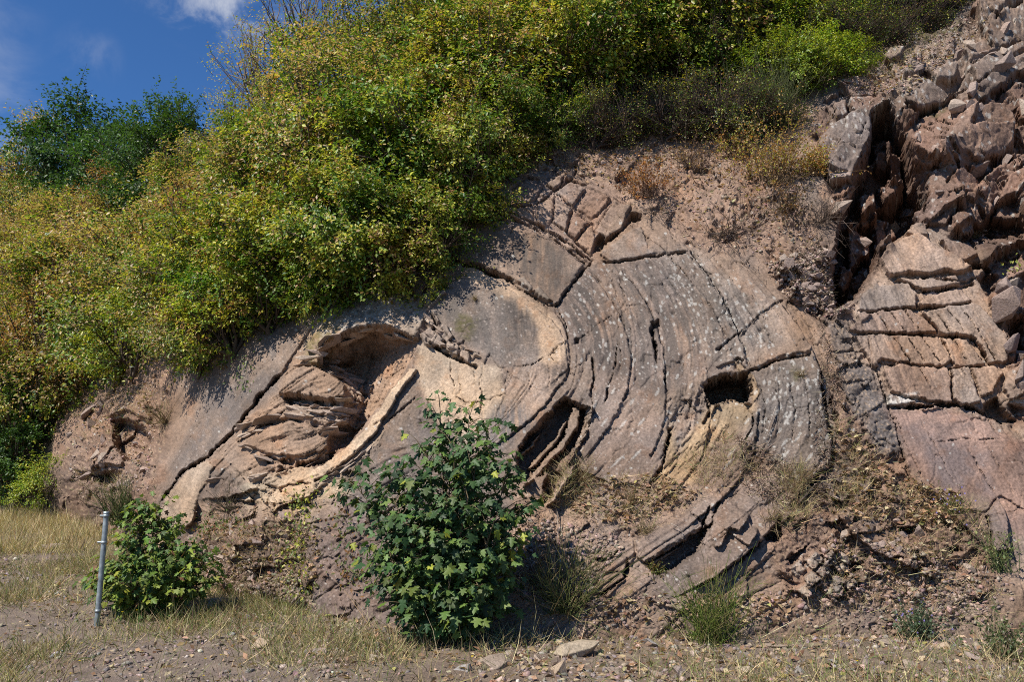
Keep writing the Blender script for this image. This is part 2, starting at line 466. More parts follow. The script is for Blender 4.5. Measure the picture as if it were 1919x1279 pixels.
paint('900,330 960,290 1100,240 1250,230 1330,250 1480,330 1560,480 1560,590 1480,560 1420,480 1290,460 1240,410 1180,360 1100,330 1000,325', 18, C_SOIL, rough=2.0, rub=0.15, rub2=1.0, soil=1)
paint('1042,575 1100,500 1150,490 1280,475 1380,560 1470,640 1400,690 1320,720 1250,800 1240,880 1210,920 1130,900 1080,880 1110,760 1068,650', 10, (0.235, 0.190, 0.166), rough=0.38, ledge=0.012, pit=1.0, lich=0.35)
paint('1230,480 1300,470 1440,560 1480,640 1400,690 1330,680 1290,600', 20, (0.27, 0.225, 0.195), rough=1.1, ledge=0.16, lich=0.8)
paint('1040,690 1110,650 1125,760 1090,860 1040,770', 12, (0.225, 0.185, 0.16), rough=1.0, ledge=0.2, pit=1.0)
paint('1400,700 1470,672 1525,668 1560,760 1565,880 1500,960 1430,960 1380,920 1370,850 1420,770', 12, (0.175, 0.152, 0.137), rough=1.3, ledge=0.22, lich=1.0, bed=0.7)
paint('1250,790 1330,755 1415,760 1400,800 1340,860 1290,915 1215,925 1245,860', 9, C_OCHRE, rough=0.7, ledge=0.5)
paint('1225,760 1320,700 1330,760 1270,850 1255,800', 12, (0.25, 0.205, 0.175), rough=1.5, ledge=0.6, rub2=0.5)
paint('1290,870 1390,800 1420,830 1470,900 1440,960 1350,940', 18, (0.235, 0.185, 0.155), rough=1.4, ledge=0.35, rub2=0.4, lich=0.3)
paint('960,900 1040,950 1180,890 1290,915 1330,920 1290,960 1190,1020 1110,1040 1080,1130 960,1140', 16, (0.34, 0.262, 0.215), rough=1.5, rub2=0.55, soil=1)
paint('1190,1010 1300,950 1400,900 1480,870 1500,950 1450,1010 1300,1110 1200,1130', 10, (0.235, 0.188, 0.162), rough=0.7, ledge=0.12, pit=0.8, lich=0.15)
paint('1100,1040 1190,1020 1200,1060 1170,1100 1110,1120', 9, (0.30, 0.235, 0.195), rough=0.7, ledge=0.3)
paint('1550,590 1600,600 1640,700 1700,860 1720,1000 1760,940 1850,970 1860,1130 1480,1130 1430,1020 1500,950 1565,880 1570,780', 16, (0.265, 0.190, 0.150), rough=1.8, rub=0.12, rub2=0.9, soil=1)
paint('1545,590 1605,600 1640,690 1692,845 1660,860 1600,780 1570,700', 7, (0.175, 0.150, 0.137), rough=0.5, pit=0.4, ledge=0.05)
paint('1520,860 1600,850 1650,960 1640,1000 1570,970', 20, (0.20, 0.162, 0.140), rough=0.8, pit=0.5)
paint('1660,768 1760,765 1850,795 2200,960 2200,1060 1880,1000 1850,930 1760,930 1700,870', 8, (0.250, 0.180, 0.155), rough=0.5, ledge=0.07, pit=0.15, soil=0, bed=0.5)
paint('1580,600 1650,470 1700,430 1760,440 1840,500 1900,640 1900,740 1700,770 1650,750', 10, (0.335, 0.262, 0.215), rough=0.8, ledge=0.35, soil=0)
paint('1520,250 1560,170 1700,110 1800,20 1900,-80 2200,-150 2200,800 1900,800 1880,600 1840,470 1790,440 1700,420 1620,540 1560,590 1560,350', 14, (0.200, 0.138, 0.112), rough=1.1, rub=1.25, rub2=0.12, lich=0.3, soil=0)
paint('1555,165 1650,95 1740,40 1800,-20 1900,-120 2200,-150 2200,60 1900,110 1780,190 1640,230 1560,260', 18, (0.225, 0.182, 0.158), rough=1.2, rub=0.9, rub2=0.15, lich=0.7)
paint('1440,500 1540,460 1590,590 1560,600 1480,570', 12, (0.16, 0.118, 0.098), rough=1.8, rub=0.3, rub2=1.8)

# -- base relief
def cells(x, y, seed, size, sx=1.0, sy=1.0, rot=0.0, tilt=0.35, deep=0.5):
    c, s = math.cos(rot), math.sin(rot)
    u = (c * x + s * y) / (size * sx); v = (-s * x + c * y) / (size * sy)
    f1, f2, dx, dy, ci = worley(u, v, seed)
    h = frac_hash(ci, 1) - 0.5 + tilt * ((frac_hash(ci, 2) - 0.5) * dx + (frac_hash(ci, 3) - 0.5) * dy) * 4
    return h - deep * np.exp(-((f2 - f1) / 0.07) ** 2) * frac_hash(ci, 4), ci, f2 - f1
H = F_['rough'] * (0.030 * fbm(X / 90, Y / 90, 31, 4) + 0.013 * fbm(SW / 16, ALONG / 60, 33, 4) + 0.016 * fbm(X / 11, Y / 11, 35, 4, 0.6))
rockw = 1 - F_['soil']
H += F_['rough'] * 0.008 * rockw * ridged(SW / 12, ALONG / 75, 37, 4)
c1, CELL, CEDGE = cells(XW + 26 * fbm(X / 110, Y / 110, 65, 3), YW + 26 * fbm(X / 110, Y / 110, 66, 3), 71, 86, 1.45, 0.8, -0.5, 1.1, 0.14)
c2, _, _ = cells(XW + 40 * fbm(X / 100, Y / 100, 73, 2), YW, 75, 27, 1.3, 0.8, 0.6, 0.9, 0.12)
c3, _, _ = cells(X + 9 * gn(X / 14, Y / 14, 78), Y + 9 * gn(X / 14, Y / 14, 76), 77, 11, 1.3, 0.9, 0.3, 0.9, 0.05)
H += F_['rub'] * (0.29 * c1 + 0.05 * c2 + 0.018 * c3)
patch = sstep(-0.15, 0.25, fbm(X / 70, Y / 70, 64, 3))
H += F_['rub2'] * ((0.015 + 0.06 * patch) * c2 + (0.008 + 0.022 * patch) * c3 + 0.05 * fbm(X / 40, Y / 40, 79, 5, 0.62))
# ledges where beds have broken back: a staircase across the bedding, uneven along it
def stairs(period, seed):
    q = SW / period + 0.9 * gn(SW / (period * 3), ALONG / 160, seed) ; k = np.floor(q); f = q - k
    a = hash01(k, np.floor(ALONG / 70 + 0.8 * hash01(k, k, seed) * 5 + 0.3 * gn(X / 25, Y / 25, seed + 3)), seed + 1)
    b = hash01(k + 1, np.floor(ALONG / 70 + 0.8 * hash01(k + 1, k + 1, seed) * 5 + 0.3 * gn(X / 25, Y / 25, seed + 3)), seed + 1)
    return a + (b - a) * sstep(0.86, 1.0, f) - 0.5
def terrace(v, hard=0.86):
    k = np.floor(v); f = v - k
    return k + sstep(hard, 1.0, f) * 0.85 + 0.15 * f
LG = terrace(5.5 * fbm(SW / 46, ALONG / 150, 81, 5, 0.62)) / 5.5
LG2 = terrace(4.0 * fbm(SW / 13, ALONG / 70, 83, 4, 0.6) + 0.4 * gn(X / 12, Y / 12, 84)) / 4.0
H += F_['ledge'] * (0.30 * LG + 0.085 * LG2)
# beds of uneven thickness seen edge-on: every bed has its own height and tone, thin open joints between
rb = np.random.default_rng(5); BB = np.cumsum(rb.choice([7, 10, 14, 20, 32, 46], 120, p=[.16, .2, .22, .2, .14, .08]))
SB = S + 2.5 * fbm(X / 80, Y / 80, 421, 2) + 0.8 * gn(X / 9, Y / 9, 422)
bi = np.searchsorted(BB, SB).clip(1, len(BB) - 1)
bd = np.minimum(np.abs(SB - BB[bi]), np.abs(SB - BB[bi - 1]))
bw_ = F_['bed'] * np.where(F_['rough'] < 0.45, 0.4, 1.0) * rockw * (1 - 0.8 * np.clip(F_['rub'], 0, 1))
bon = sstep(-0.25, 0.15, gn(bi * 7.3, ALONG / 130, 423))
bh = (frac_hash(bi.astype(np.int64) * 7919, 11) - 0.5)
H += bw_ * (0.026 * bh * sstep(0.0, 1.5, bd) - 0.024 * bon * np.exp(-(bd / 1.0) ** 2))
BEDTONE = 1 + 0.34 * bw_ * (frac_hash(bi.astype(np.int64) * 104729, 12) - 0.5)
# hairline joints across and along the beds
jx, jy = S / 30 + 0.35 * fbm(X / 30, Y / 30, 401, 3), ALONG / 46 + 0.35 * fbm(X / 30, Y / 30, 402, 3)
f1, f2, dx, dy, ci = worley(jx, jy, 403)
jn = np.exp(-((f2 - f1) / 0.035) ** 2) * sstep(-0.15, 0.3, gn(X / 40, Y / 40, 404)) * rockw
jx, jy = S / 75 + 0.3 * fbm(X / 40, Y / 40, 405, 4), ALONG / 95 + 0.3 * fbm(X / 40, Y / 40, 406, 4)
f1, f2, dx, dy, ci = worley(jx, jy, 407)
jb = np.exp(-((f2 - f1) / 0.02) ** 2) * sstep(-0.25, 0.2, gn(X / 55, Y / 55, 408)) * rockw
H -= 0.012 * jn + 0.028 * jb
H += rockw * 0.012 * (frac_hash(ci, 9) - 0.5) * 2
# pocks
f1, f2, dx, dy, ci = worley(S / 9 + 0.3 * gn(X / 30, Y / 30, 90), ALONG / 15, 91)
pit = np.exp(-(f1 / 0.24) ** 2) * (frac_hash(ci, 5) > 0.80)
f1b, _, _, _, cib = worley(S / 20, ALONG / 30, 93)
pit2 = np.exp(-(f1b / 0.2) ** 2) * (frac_hash(cib, 5) > 0.88)
H -= F_['pit'] * (0.030 * pit + 0.05 * pit2)

LABEL = np.zeros(X.shape, np.int32)            # which piece each spot belongs to
PIECES = {}                                    # id -> (name, label)
def new_piece(name, label=None):
    i = len(PIECES) + 1; PIECES[i] = (name, label); return i
def crack(s, w, d, taper=0.12, smooth=True, wob=1.0, wk=0.5):
    w = max(w * wk, 0.8)
    P = curve(s) if smooth else pts(s); r = roi(P, 5 * w + 12)
    D, sd, T = line_dist(P, XW[r] * wob + X[r] * (1 - wob), YW[r] * wob + Y[r] * (1 - wob))
    tp = sstep(0, taper, T) * sstep(0, taper, 1 - T) if taper else 1.0
    ww = w * (0.35 + 1.2 * sstep(-0.5, 0.5, fbm(X[r] / 18, Y[r] / 18, 95, 3)))
    H[r] -= d * tp * (0.35 + 0.65 * sstep(-0.35, 0.3, fbm(X[r] / 26, Y[r] / 26, 96, 2))) * np.exp(-(D / ww) ** 4)
def step(s, h, L, side, taper=0.1, smooth=True):
    """ground rises by h on one side of the line (side +1: right of travel) and fades back over L px"""
    P = curve(s) if smooth else pts(s); r = roi(P, 4 * L)
    D, sd, T = line_dist(P, XW[r], YW[r])
    tp = sstep(0, taper, T) * sstep(0, taper, 1 - T)
    H[r] += h * tp * np.exp(-D / L) * sstep(-0.8, 0.8, D * sd * side)
def slab(s, h, name='rock_slab', tilt=(0, 0), bev=3.0, col=None, amt=0.7, flat=None, groove=None, label=None, smooth=False, fall=None, part=True, rgh=None):
    P = curve(s) if smooth else pts(s); r = roi(P, 14)
    if h > 0: h = h * (0.4 if h < 0.13 else 0.62)
    sdd = poly_sd(P, XW[r], YW[r]); m = sstep(-0.8, min(bev, 1.6), sdd)
    cx, cy = P.mean(0)
    t = h + (tilt[0] * (X[r] - cx) + tilt[1] * (Y[r] - cy)) / 100.0
    if flat is not None:
        H[r] = H[r] * (1 - flat * m)
    H[r] += m * t
    if groove: H[r] -= groove[1] * np.exp(-((sdd - 0.0) / groove[0]) ** 2)
    if col is not None:
        mm = (m * amt)[..., None]; COL[r] = COL[r] * (1 - mm) + np.array(col) * mm
    if part:
        LABEL[r][sdd > 0] = new_piece(name, label)

# -- left limb
slab('268,1040 300,950 318,890 345,800 385,720 430,650 500,560 590,545 600,600 560,650 530,700 490,740 440,802 385,858 345,882 312,925 300,960 292,1036', 0.10, 'rock_bed', (0.02, 0.0), label='long dark upper bed of the left limb')
slab('292,1036 300,958 314,928 348,886 388,864 404,874 372,930 366,945 368,972 350,992 330,990 310,1036', 0.06, 'rock_bed', (0.1, 0), col=C_TAN, label='smooth tan end of the lower bed', flat=0.5)
crack('300,950 312,926 345,884 385,860 440,805 490,742 528,702', 4.2, 0.30, 0.05)
crack('440,832 480,806 510,790 540,765', 3.2, 0.22)
crack('385,880 420,905 368,930', 1.4, 0.03)
step('368,935 367,975 345,992', 0.16, 30, 1)
# -- thin and thick beds left of the hollow
slab('522,742 540,712 556,693 590,690 622,706 648,726 650,748 600,752 566,744', 0.34, 'rock_bed', (0.05, -0.1), bev=6, col=C_WARM, label='thick rounded bed jutting out under the hollow')
slab('446,790 490,768 540,762 600,772 644,780 628,796 560,800 500,806 460,808', 0.06, 'rock_bed', (0, -0.2), bev=4, col=C_WARM)
slab('470,838 492,812 540,796 586,806 622,830 600,848 556,858 500,852', 0.22, 'rock_bed', (-0.03, -0.25), bev=5, col=C_WARM, label='broad rough bed face with shadow beneath it')
slab('402,890 440,862 480,852 534,872 548,884 500,900 440,912', 0.12, 'rock_bed', (0, -0.15), bev=5, col=C_WARM)
slab('488,906 500,890 540,880 585,872 600,890 560,905 520,916', 0.16, 'rock_block', (0, -0.1), bev=5, col=C_PALE)
slab('500,920 560,908 596,905 600,930 560,940 505,945', 0.10, 'rock_block', bev=5, col=C_PALE)
slab('520,945 556,942 560,975 522,980', 0.10, 'rock_block', bev=4, col=(0.26, 0.2, 0.165))
slab('565,940 640,930 650,968 575,982', 0.08, 'rock_block', bev=4, col=(0.30, 0.24, 0.2))
slab('462,935 512,944 515,978 470,980', 0.05, 'rock_block', bev=4, col=(0.27, 0.21, 0.17))
crack('528,752 570,750 640,764', 4.5, 0.25, wk=1.5)
crack('448,800 500,794 556,788 600,800 625,812', 3.2, 0.2, wk=1.5)
crack('488,856 520,864 560,872 600,866 634,842', 4.5, 0.28, wk=1.5)
crack('490,896 520,886 545,884', 4, 0.2, wk=1.5)
for q in range(5):
    crack('%d,%d %d,%d %d,%d' % (560 + 4 * q, 764 + 7 * q, 600, 768 + 6 * q, 646, 768 + 8 * q), 1.8, 0.06)
# -- the hollow with its roof
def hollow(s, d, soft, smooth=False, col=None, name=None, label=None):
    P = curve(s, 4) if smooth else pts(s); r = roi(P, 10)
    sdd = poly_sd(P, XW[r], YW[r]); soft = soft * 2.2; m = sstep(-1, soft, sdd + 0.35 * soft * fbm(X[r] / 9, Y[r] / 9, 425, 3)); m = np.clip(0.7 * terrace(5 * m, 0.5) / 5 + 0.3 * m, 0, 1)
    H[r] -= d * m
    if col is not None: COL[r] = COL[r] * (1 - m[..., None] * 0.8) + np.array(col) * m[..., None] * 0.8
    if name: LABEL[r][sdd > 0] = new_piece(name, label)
P = pts('600,662 640,634 690,616 730,620 785,640 772,672 740,722 700,775 650,838 612,848 622,800 640,786 650,745 646,722 620,704 596,690'); r = roi(P, 10)
sdd = poly_sd(P, XW[r], YW[r]); m = sstep(-1, 3, sdd)
# deepest at the left, rising to the right in one sloping back wall
rt = np.clip((796 - X[r] - 0.45 * (Y[r] - 640)) / 100.0, 0, 1)
dl, _, _ = line_dist(pts('590,694 620,706 644,724 650,745 640,786 622,800 612,848 650,840'), XW[r], YW[r])
dr, _, _ = line_dist(pts('596,662 640,634 690,616 730,620 785,640'), XW[r], YW[r])
lt = np.minimum(0.22 + dl / 62.0, 0.30 + dr / 44.0)
wall = terrace(10 * (1.1 * np.minimum(rt, lt) + 0.10 * fbm(X[r] / 24, Y[r] / 7, 103, 5, 0.65)), 0.6) / 10 + 0.05 * LG2[r]
H[r] = H[r] * (1 - 0.6 * m) - m * wall
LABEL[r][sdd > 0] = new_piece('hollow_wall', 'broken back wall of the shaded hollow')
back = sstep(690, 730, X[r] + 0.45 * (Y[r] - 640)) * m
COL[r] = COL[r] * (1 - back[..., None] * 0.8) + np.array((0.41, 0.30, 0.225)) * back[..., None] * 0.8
slab('672,700 694,704 690,728 670,724', 0.16, 'rock_block', bev=3, col=C_WARM)
slab('668,728 688,732 680,748 664,742', 0.14, 'rock_block', bev=3, col=C_WARM)
slab('640,790 662,768 690,770 690,782 665,800', 0.18, 'rock_block', bev=3, col=C_WARM)
slab('600,660 622,640 650,632 662,650 648,664 620,668', 0.30, 'rock_block', (0, -0.3), bev=4, col=(0.27, 0.22, 0.18), label='ragged ledge at the left end of the hollow roof')
slab('576,680 610,670 650,690 655,700 620,696', 0.20, 'rock_bed', (0, -0.2), bev=3, col=C_WARM)
crack('740,640 735,672 730,700', 1.5, 0.05); crack('700,700 735,695 760,680', 1.5, 0.05); crack('700,745 730,730', 1.3, 0.05)
step('596,664 640,632 690,614 740,622 786,640', 0.20, 55, -1, 0.06)
# pale rib between the hollow and the dark bed
slab('548,900 600,874 640,846 682,808 712,766 740,724 770,690 782,694 752,735 728,772 706,810 668,850 622,884 580,908', 0.16, 'rock_rib', (0.0, 0), bev=7, col=C_PALE, amt=0.85, flat=0.7, label='pale curved rib sweeping up beside the hollow')
slab('585,908 626,886 668,852 700,826 722,806 712,830 680,862 640,890 606,912', 0.05, 'rock_bed', bev=3, col=(0.36, 0.30, 0.24))
for q in range(4):
    crack('%d,%d %d,%d %d,%d' % (600 + 6 * q, 892 + 5 * q, 650 + 5 * q, 862 + 6 * q, 712 + 3 * q, 806 + 7 * q), 1.5, 0.05)
crack('690,800 720,790 750,770 785,740', 2.0, 0.06); crack('640,900 700,880 760,850', 1.4, 0.03)
# blocky dark rock lower left of the maple
for q in ('590,948 628,940 660,950 652,990 610,998 586,984', '664,952 706,946 720,980 690,1000 656,990', '588,1004 640,1000 648,1040 604,1052 582,1040', '650,1002 690,1006 728,990 736,1040 690,1052 654,1044', '584,1060 640,1050 652,1096 600,1110 580,1098', '656,1052 700,1058 708,1100 660,1108', '590,1116 650,1108 660,1150 588,1156'):
    slab(q, 0.03 + 0.07 * random.random(), 'rock_block', (0.1 * random.uniform(-1, 1), 0.1 * random.uniform(-1, 1)), bev=4)
# -- core of the fold
slab('784,664 800,650 842,654 880,676 905,686 900,740 905,800 868,836 836,806 812,770 792,735', 0.03, 'rock_slab', bev=3, label='pale smooth slab in the core of the fold', flat=0.5)
slab('905,686 940,690 948,735 930,780 908,800 902,740', 0.035, 'rock_slab', bev=3, flat=0.5)
crack('838,655 846,700 850,735 838,770 842,800 832,820', 1.6, 0.05); crack('846,740 880,756 905,752 950,738', 1.8, 0.06)
crack('858,690 862,735 850,742', 1.4, 0.04); crack('905,690 898,720 905,750 890,800', 1.4, 0.04); crack('812,750 842,744', 1.2, 0.03)
crack('880,680 890,705 886,735', 1.2, 0.03); crack('868,740 874,790 850,830', 1.2, 0.03)
# broken teeth beneath the dark arch plate
slab('800,582 838,538 870,520 930,532 985,560 1032,600 1060,642 1064,690 1020,735 985,720 945,692 925,682 918,664 906,684 898,664 884,676 868,640 850,650 836,628 818,612', 0.12, 'rock_slab', (0.0, -0.04), bev=4, flat=0.4, label='dark smooth arch plate of the inner fold')
for s, h in (('786,628 806,618 832,640 826,656 800,650', 0.26), ('812,612 836,612 852,634 836,646', 0.16), ('836,640 862,654 858,672 836,660', 0.2), ('862,650 882,664 880,684 862,672', 0.14), ('795,596 815,588 826,608 806,616', 0.2), ('788,560 812,540 836,552 806,582', 0.14)):
    slab(s, h, 'rock_block', (0, -0.2), bev=3, col=(0.33, 0.27, 0.225))
crack('798,640 830,662 860,676 900,690', 4.5, 0.28)
crack('806,588 816,608 812,628', 4, 0.2)
# arch bed above it, its foot overhanging on the left
slab('846,486 862,440 892,398 950,412 1010,438 1062,472 1096,500 1070,538 1042,576 1008,556 962,526 912,503', 0.10, 'rock_slab', (0.0, 0.05), bev=3, flat=0.4, label='large smooth plate streaked dark above the inner arch')
crack('838,484 862,492 900,503 940,520 968,536', 6.5, 0.34, 0.08)
crack('960,532 1000,556 1040,580', 3.0, 0.14)
for s in ('996,548 1012,542 1030,566 1018,572', '968,526 984,522 1000,544 988,550'):
    slab(s, 0.07, 'rock_block', bev=2, col=C_GREY)
crack('1040,580 1068,540 1096,504 1112,486', 3.2, 0.26, 0.05)
crack('1044,580 1060,610 1066,650', 2.0, 0.08)
for q, s in enumerate(('894,392 940,402 1000,428 1060,462 1108,500', '900,384 960,402 1010,424 1060,452 1118,492', '930,392 990,412 1052,444')):
    crack(s, 1.7 + 0.5 * (q == 1), 0.10 + 0.08 * (q == 1), 0.06)
crack('1000,432 960,470 940,480', 1.2, 0.03); crack('960,425 958,432 955,438', 2.5, 0.12)
# blocks above the arch
MB_ = ['1004,428 1006,384 1040,364 1038,408 1026,426', '1038,368 1072,392 1060,432 1036,418', '1074,394 1104,418 1078,450 1062,434', '1078,452 1110,416 1118,450 1108,478',
       '1114,432 1150,374 1184,386 1166,430 1138,448', '930,372 984,336 1020,348 1002,378 962,388', '898,384 926,374 958,390 1000,384 1000,424 940,402', '1040,362 1060,340 1098,352 1074,390',
       '1078,392 1102,354 1146,372 1110,412', '1022,346 1060,322 1096,330 1100,348 1062,338 1040,358', '960,330 1010,300 1050,310 1020,340 985,330']
for i, s in enumerate(MB_):
    slab(s, 0.04 + 0.10 * ((i * 7) % 5) / 5, 'rock_block', ((i % 3 - 1) * 0.1, (i % 2 - 0.5) * 0.1), bev=2, col=(C_WARM, (0.25, 0.215, 0.2), (0.28, 0.2, 0.165))[i % 3], amt=0.5, groove=(1.8, 0.05))
hollow('1112,476 1116,446 1124,436 1142,450', 0.35, 2)
crack('1116,474 1140,452 1166,428 1200,404', 4.0, 0.30); hollow('1172,424 1180,396 1204,398 1206,412', 0.28, 3)
crack('960,388 1000,384 1040,358 1060,330', 3.0, 0.16); crack('1040,356 1075,335 1080,310 1100,290', 4, 0.22)
slab('1122,478 1170,440 1200,424 1216,470 1226,480 1150,492', 0.09, 'rock_slab', (0, 0.03), bev=3, col=(0.25, 0.22, 0.205), label='grey plate right of the dark notch', flat=0.5)
slab('1204,424 1240,418 1262,452 1290,472 1220,480 1216,450', 0.06, 'rock_slab', bev=3, flat=0.3)
crack('1124,490 1160,492 1230,482 1290,474', 3.2, 0.16)
# -- the nested shells of the fold: each outer shell set a little lower than the one inside it
SHELLS = [('1040,580 1066,640 1062,700 1020,762 960,815 900,852', 0.05, 60), ('1098,502 1150,572 1180,650 1178,722 1142,800 1092,868', 0.07, 70), ('1152,494 1204,560 1238,640 1248,720 1242,800 1214,868', 0.06, 70),
          ('1240,420 1300,480 1352,560 1392,650 1402,692', 0.06, 60), ('1380,480 1470,580 1526,668 1546,760 1564,842 1532,905 1462,985 1382,1050 1300,1108', 0.10, 90), ('1000,436 1062,470 1098,502', 0.05, 50), ('1150,400 1240,470 1320,560 1362,640', 0.04, 60), ('1330,760 1322,840 1280,905 1220,955', 0.05, 60), ('1420,760 1412,850 1360,930 1290,985', 0.06, 60)]
for s_, h_, L_ in SHELLS:
    step(s_, h_, L_, 1, 0.06)
    crack(s_, 2.6, 0.06, 0.04)
# -- the big outer slab, split by thin joints
slab('1098,506 1150,496 1176,560 1192,640 1190,720 1150,760 1120,760 1118,690 1104,630 1070,646 1046,580 1070,542', 0.06, 'rock_slab', bev=3, flat=0.3, label='dark streaked plate beyond the diagonal joint')
slab('1154,496 1290,480 1330,520 1352,580 1380,640 1330,690 1312,724 1258,792 1240,742 1232,684 1234,614 1222,606 1222,650 1230,700 1196,730 1196,640 1180,560', 0.05, 'rock_slab', bev=3, flat=0.15, label='broad pitted slab right of the notch crack')
slab('1196,736 1232,706 1250,760 1254,806 1244,850 1214,912 1140,905 1080,880 1120,770 1150,764', 0.11, 'rock_slab', (-0.04, 0.0), bev=4, flat=0.3, label='broad lower slab left of the curved dark crack')
slab('1296,480 1390,548 1468,560 1400,616 1388,632 1356,576 1336,520', 0.08, 'rock_slab', bev=3)
slab('1392,638 1410,618 1470,566 1520,650 1516,662 1466,670 1402,696 1386,680 1340,690', 0.10, 'rock_slab', bev=3, label='lichen flecked slab above the square hole')
crack('1222,612 1226,640 1232,684', 5.0, 0.30, 0.05); hollow('1218,604 1236,600 1240,612 1222,618', 0.2, 2)
crack('1243,690 1248,712 1254,748', 2.0, 0.10)
crack('1156,636 1152,690 1140,724 1138,744 1130,764', 2.2, 0.14); crack('1110,668 1112,700 1108,766', 3.8, 0.20)
crack('1068,648 1090,634 1150,590 1176,566', 1.6, 0.06); crack('1146,500 1166,545 1180,610 1188,700', 1.3, 0.04)
crack('1052,690 1030,668 1050,650 1076,636', 1.6, 0.05); hollow('1076,636 1086,634 1084,646 1076,644', 0.12, 1.5)
crack('958,690 1000,682 1050,655', 1.6, 0.06); crack('1028,680 1030,730', 1.2, 0.04); crack('990,690 994,740', 1.1, 0.03)
crack('1100,500 1150,570 1160,640 1164,700', 1.2, 0.04); crack('1130,500 1160,560 1172,640', 1.1, 0.035)
crack('1470,560 1440,580 1400,614 1370,636 1336,664', 2.2, 0.12); crack('1200,536 1260,537 1380,538', 1.4, 0.05)
crack('1256,800 1248,846 1240,880 1212,918', 5.5, 0.30, 0.05)
for a in range(1180, 1400, 43):
    crack('%d,%d %d,%d %d,%d' % (a, 520 + (a * 7) % 60, a + 26, 640, a + 24 + (a % 9), 700 + (a * 13) % 70), 0.9, 0.018)
# -- square hole
slab('1318,722 1330,712 1352,704 1384,700 1402,702 1406,738 1396,752 1372,742 1352,752 1334,756 1326,740', -0.95, 'hole_recess', bev=1.5, groove=None, label='shaded square recess')
slab('1340,760 1352,753 1374,744 1398,754 1410,758 1390,786 1340,800 1330,790', -0.10, 'rock_ledge', (0, 0.35), bev=3, col=C_OCHRE, label='ochre floor of the square hole')
slab('1402,702 1414,706 1424,740 1412,758 1404,740', 0.06, 'rock_block', (0.1, 0), bev=3, col=C_OCHRE)
slab('1376,682 1388,676 1396,694 1384,700', 0.06, 'rock_block', bev=2, col=C_OCHRE)
crack('1400,700 1430,690 1462,678 1520,667', 4.0, 0.22, 0.05); crack('1322,744 1330,770 1316,796', 4.5, 0.2); crack('1376,680 1384,676 1394,680', 3, 0.15)
crack('1400,760 1412,790 1396,830', 3, 0.12)
slab('1404,700 1464,680 1520,670 1538,700 1540,760 1556,820 1556,862 1520,900 1470,900 1420,860 1390,830 1412,790 1424,744', 0.12, 'rock_slab', (0.0, -0.03), bev=4, label='dark finely bedded slab spotted with pale lichen')
crack('1532,676 1540,720 1546,760 1560,830 1560,872', 5.0, 0.30, 0.06); crack('1556,740 1564,776 1574,800', 7.0, 0.26, 0.2)
crack('1560,872 1530,896 1500,930 1480,960', 9.0, 0.34, 0.1)
for a in range(0, 9, 2):
    crack('%d,%d %d,%d %d,%d' % (1420 + 13 * a, 700 - 3 * a, 1432 + 14 * a, 770, 1424 + 14 * a, 850), 1.0, 0.05, 0.3)
# -- curved ribs in the pocket
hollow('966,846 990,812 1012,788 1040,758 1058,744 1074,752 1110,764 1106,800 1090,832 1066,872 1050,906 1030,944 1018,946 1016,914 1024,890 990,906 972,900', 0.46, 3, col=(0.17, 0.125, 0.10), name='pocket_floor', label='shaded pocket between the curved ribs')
slab('1074,760 1090,760 1082,800 1060,838 1030,868 1000,902 982,912 996,884 1030,850 1056,818', 0.44, 'rock_rib', bev=4, col=(0.34, 0.275, 0.225), label='thick curved rib standing in the pocket')
slab('1058,786 1066,782 1052,814 1026,850 996,876 988,876 1014,846 1042,816', 0.36, 'rock_rib', bev=2, col=(0.36, 0.29, 0.23), label='thin curved rib standing in the pocket')
slab('1010,810 1018,804 996,836 978,852 972,850', 0.34, 'rock_rib', bev=2, col=C_PALE)
slab('1070,876 1080,872 1062,908 1036,946 1026,948 1046,914', 0.40, 'rock_rib', bev=3, col=(0.35, 0.285, 0.23))
slab('1098,764 1112,766 1100,812 1080,850 1072,846 1092,800', 0.42, 'rock_rib', bev=3, col=(0.33, 0.265, 0.205))
slab('1050,860 1082,838 1076,862 1060,880 1040,884', 0.35, 'soil_clump', bev=6, col=C_SOIL)
# -- lower slabs
slab('1190,1016 1214,1000 1258,978 1292,960 1316,988 1258,1022 1206,1054 1194,1046', 0.14, 'rock_slab', (0.0, -0.05), bev=4, label='brown slab above the lower shaded gap')
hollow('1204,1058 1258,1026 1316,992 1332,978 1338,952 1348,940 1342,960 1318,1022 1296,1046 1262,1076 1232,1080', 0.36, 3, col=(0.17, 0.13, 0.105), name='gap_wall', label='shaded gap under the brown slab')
slab('1216,1058 1258,1034 1290,1016 1262,1038 1224,1066', 0.26, 'rock_rib', bev=2, col=C_WARM)
slab('1216,1124 1222,1092 1262,1076 1300,1046 1322,1020 1340,962 1380,922 1430,890 1478,880 1496,938 1466,962 1432,1008 1400,1022 1372,1056 1300,1104 1240,1130', 0.06, 'rock_slab', (0, 0.02), bev=4, label='long sloping slab with stepped edges at the foot')
step('1300,1104 1372,1056 1432,1010', 0.10, 60, -1, 0.05)
step('1334,1026 1352,1022 1366,990 1384,994 1404,964', 0.12, 60, -1, 0.05, smooth=False)
step('1400,1022 1420,992', 0.14, 40, -1, 0.05, smooth=False)
hollow('1426,1012 1444,990 1462,960 1466,1006 1456,1020', 0.36, 3)
crack('1300,1106 1372,1060 1430,1014', 3.0, 0.14)
slab('1224,1132 1302,1108 1374,1062 1440,1016 1452,1030 1400,1080 1400,1130 1300,1150', 0.10, 'rock_slab', bev=4, label='lowest slab at the foot of the folded rock')
crack('1312,1000 1322,970 1330,944', 4, 0.2)
slab('1108,1046 1150,1030 1186,1014 1190,1048 1170,1072 1132,1074', 0.10, 'rock_slab', (0, -0.05), bev=4)
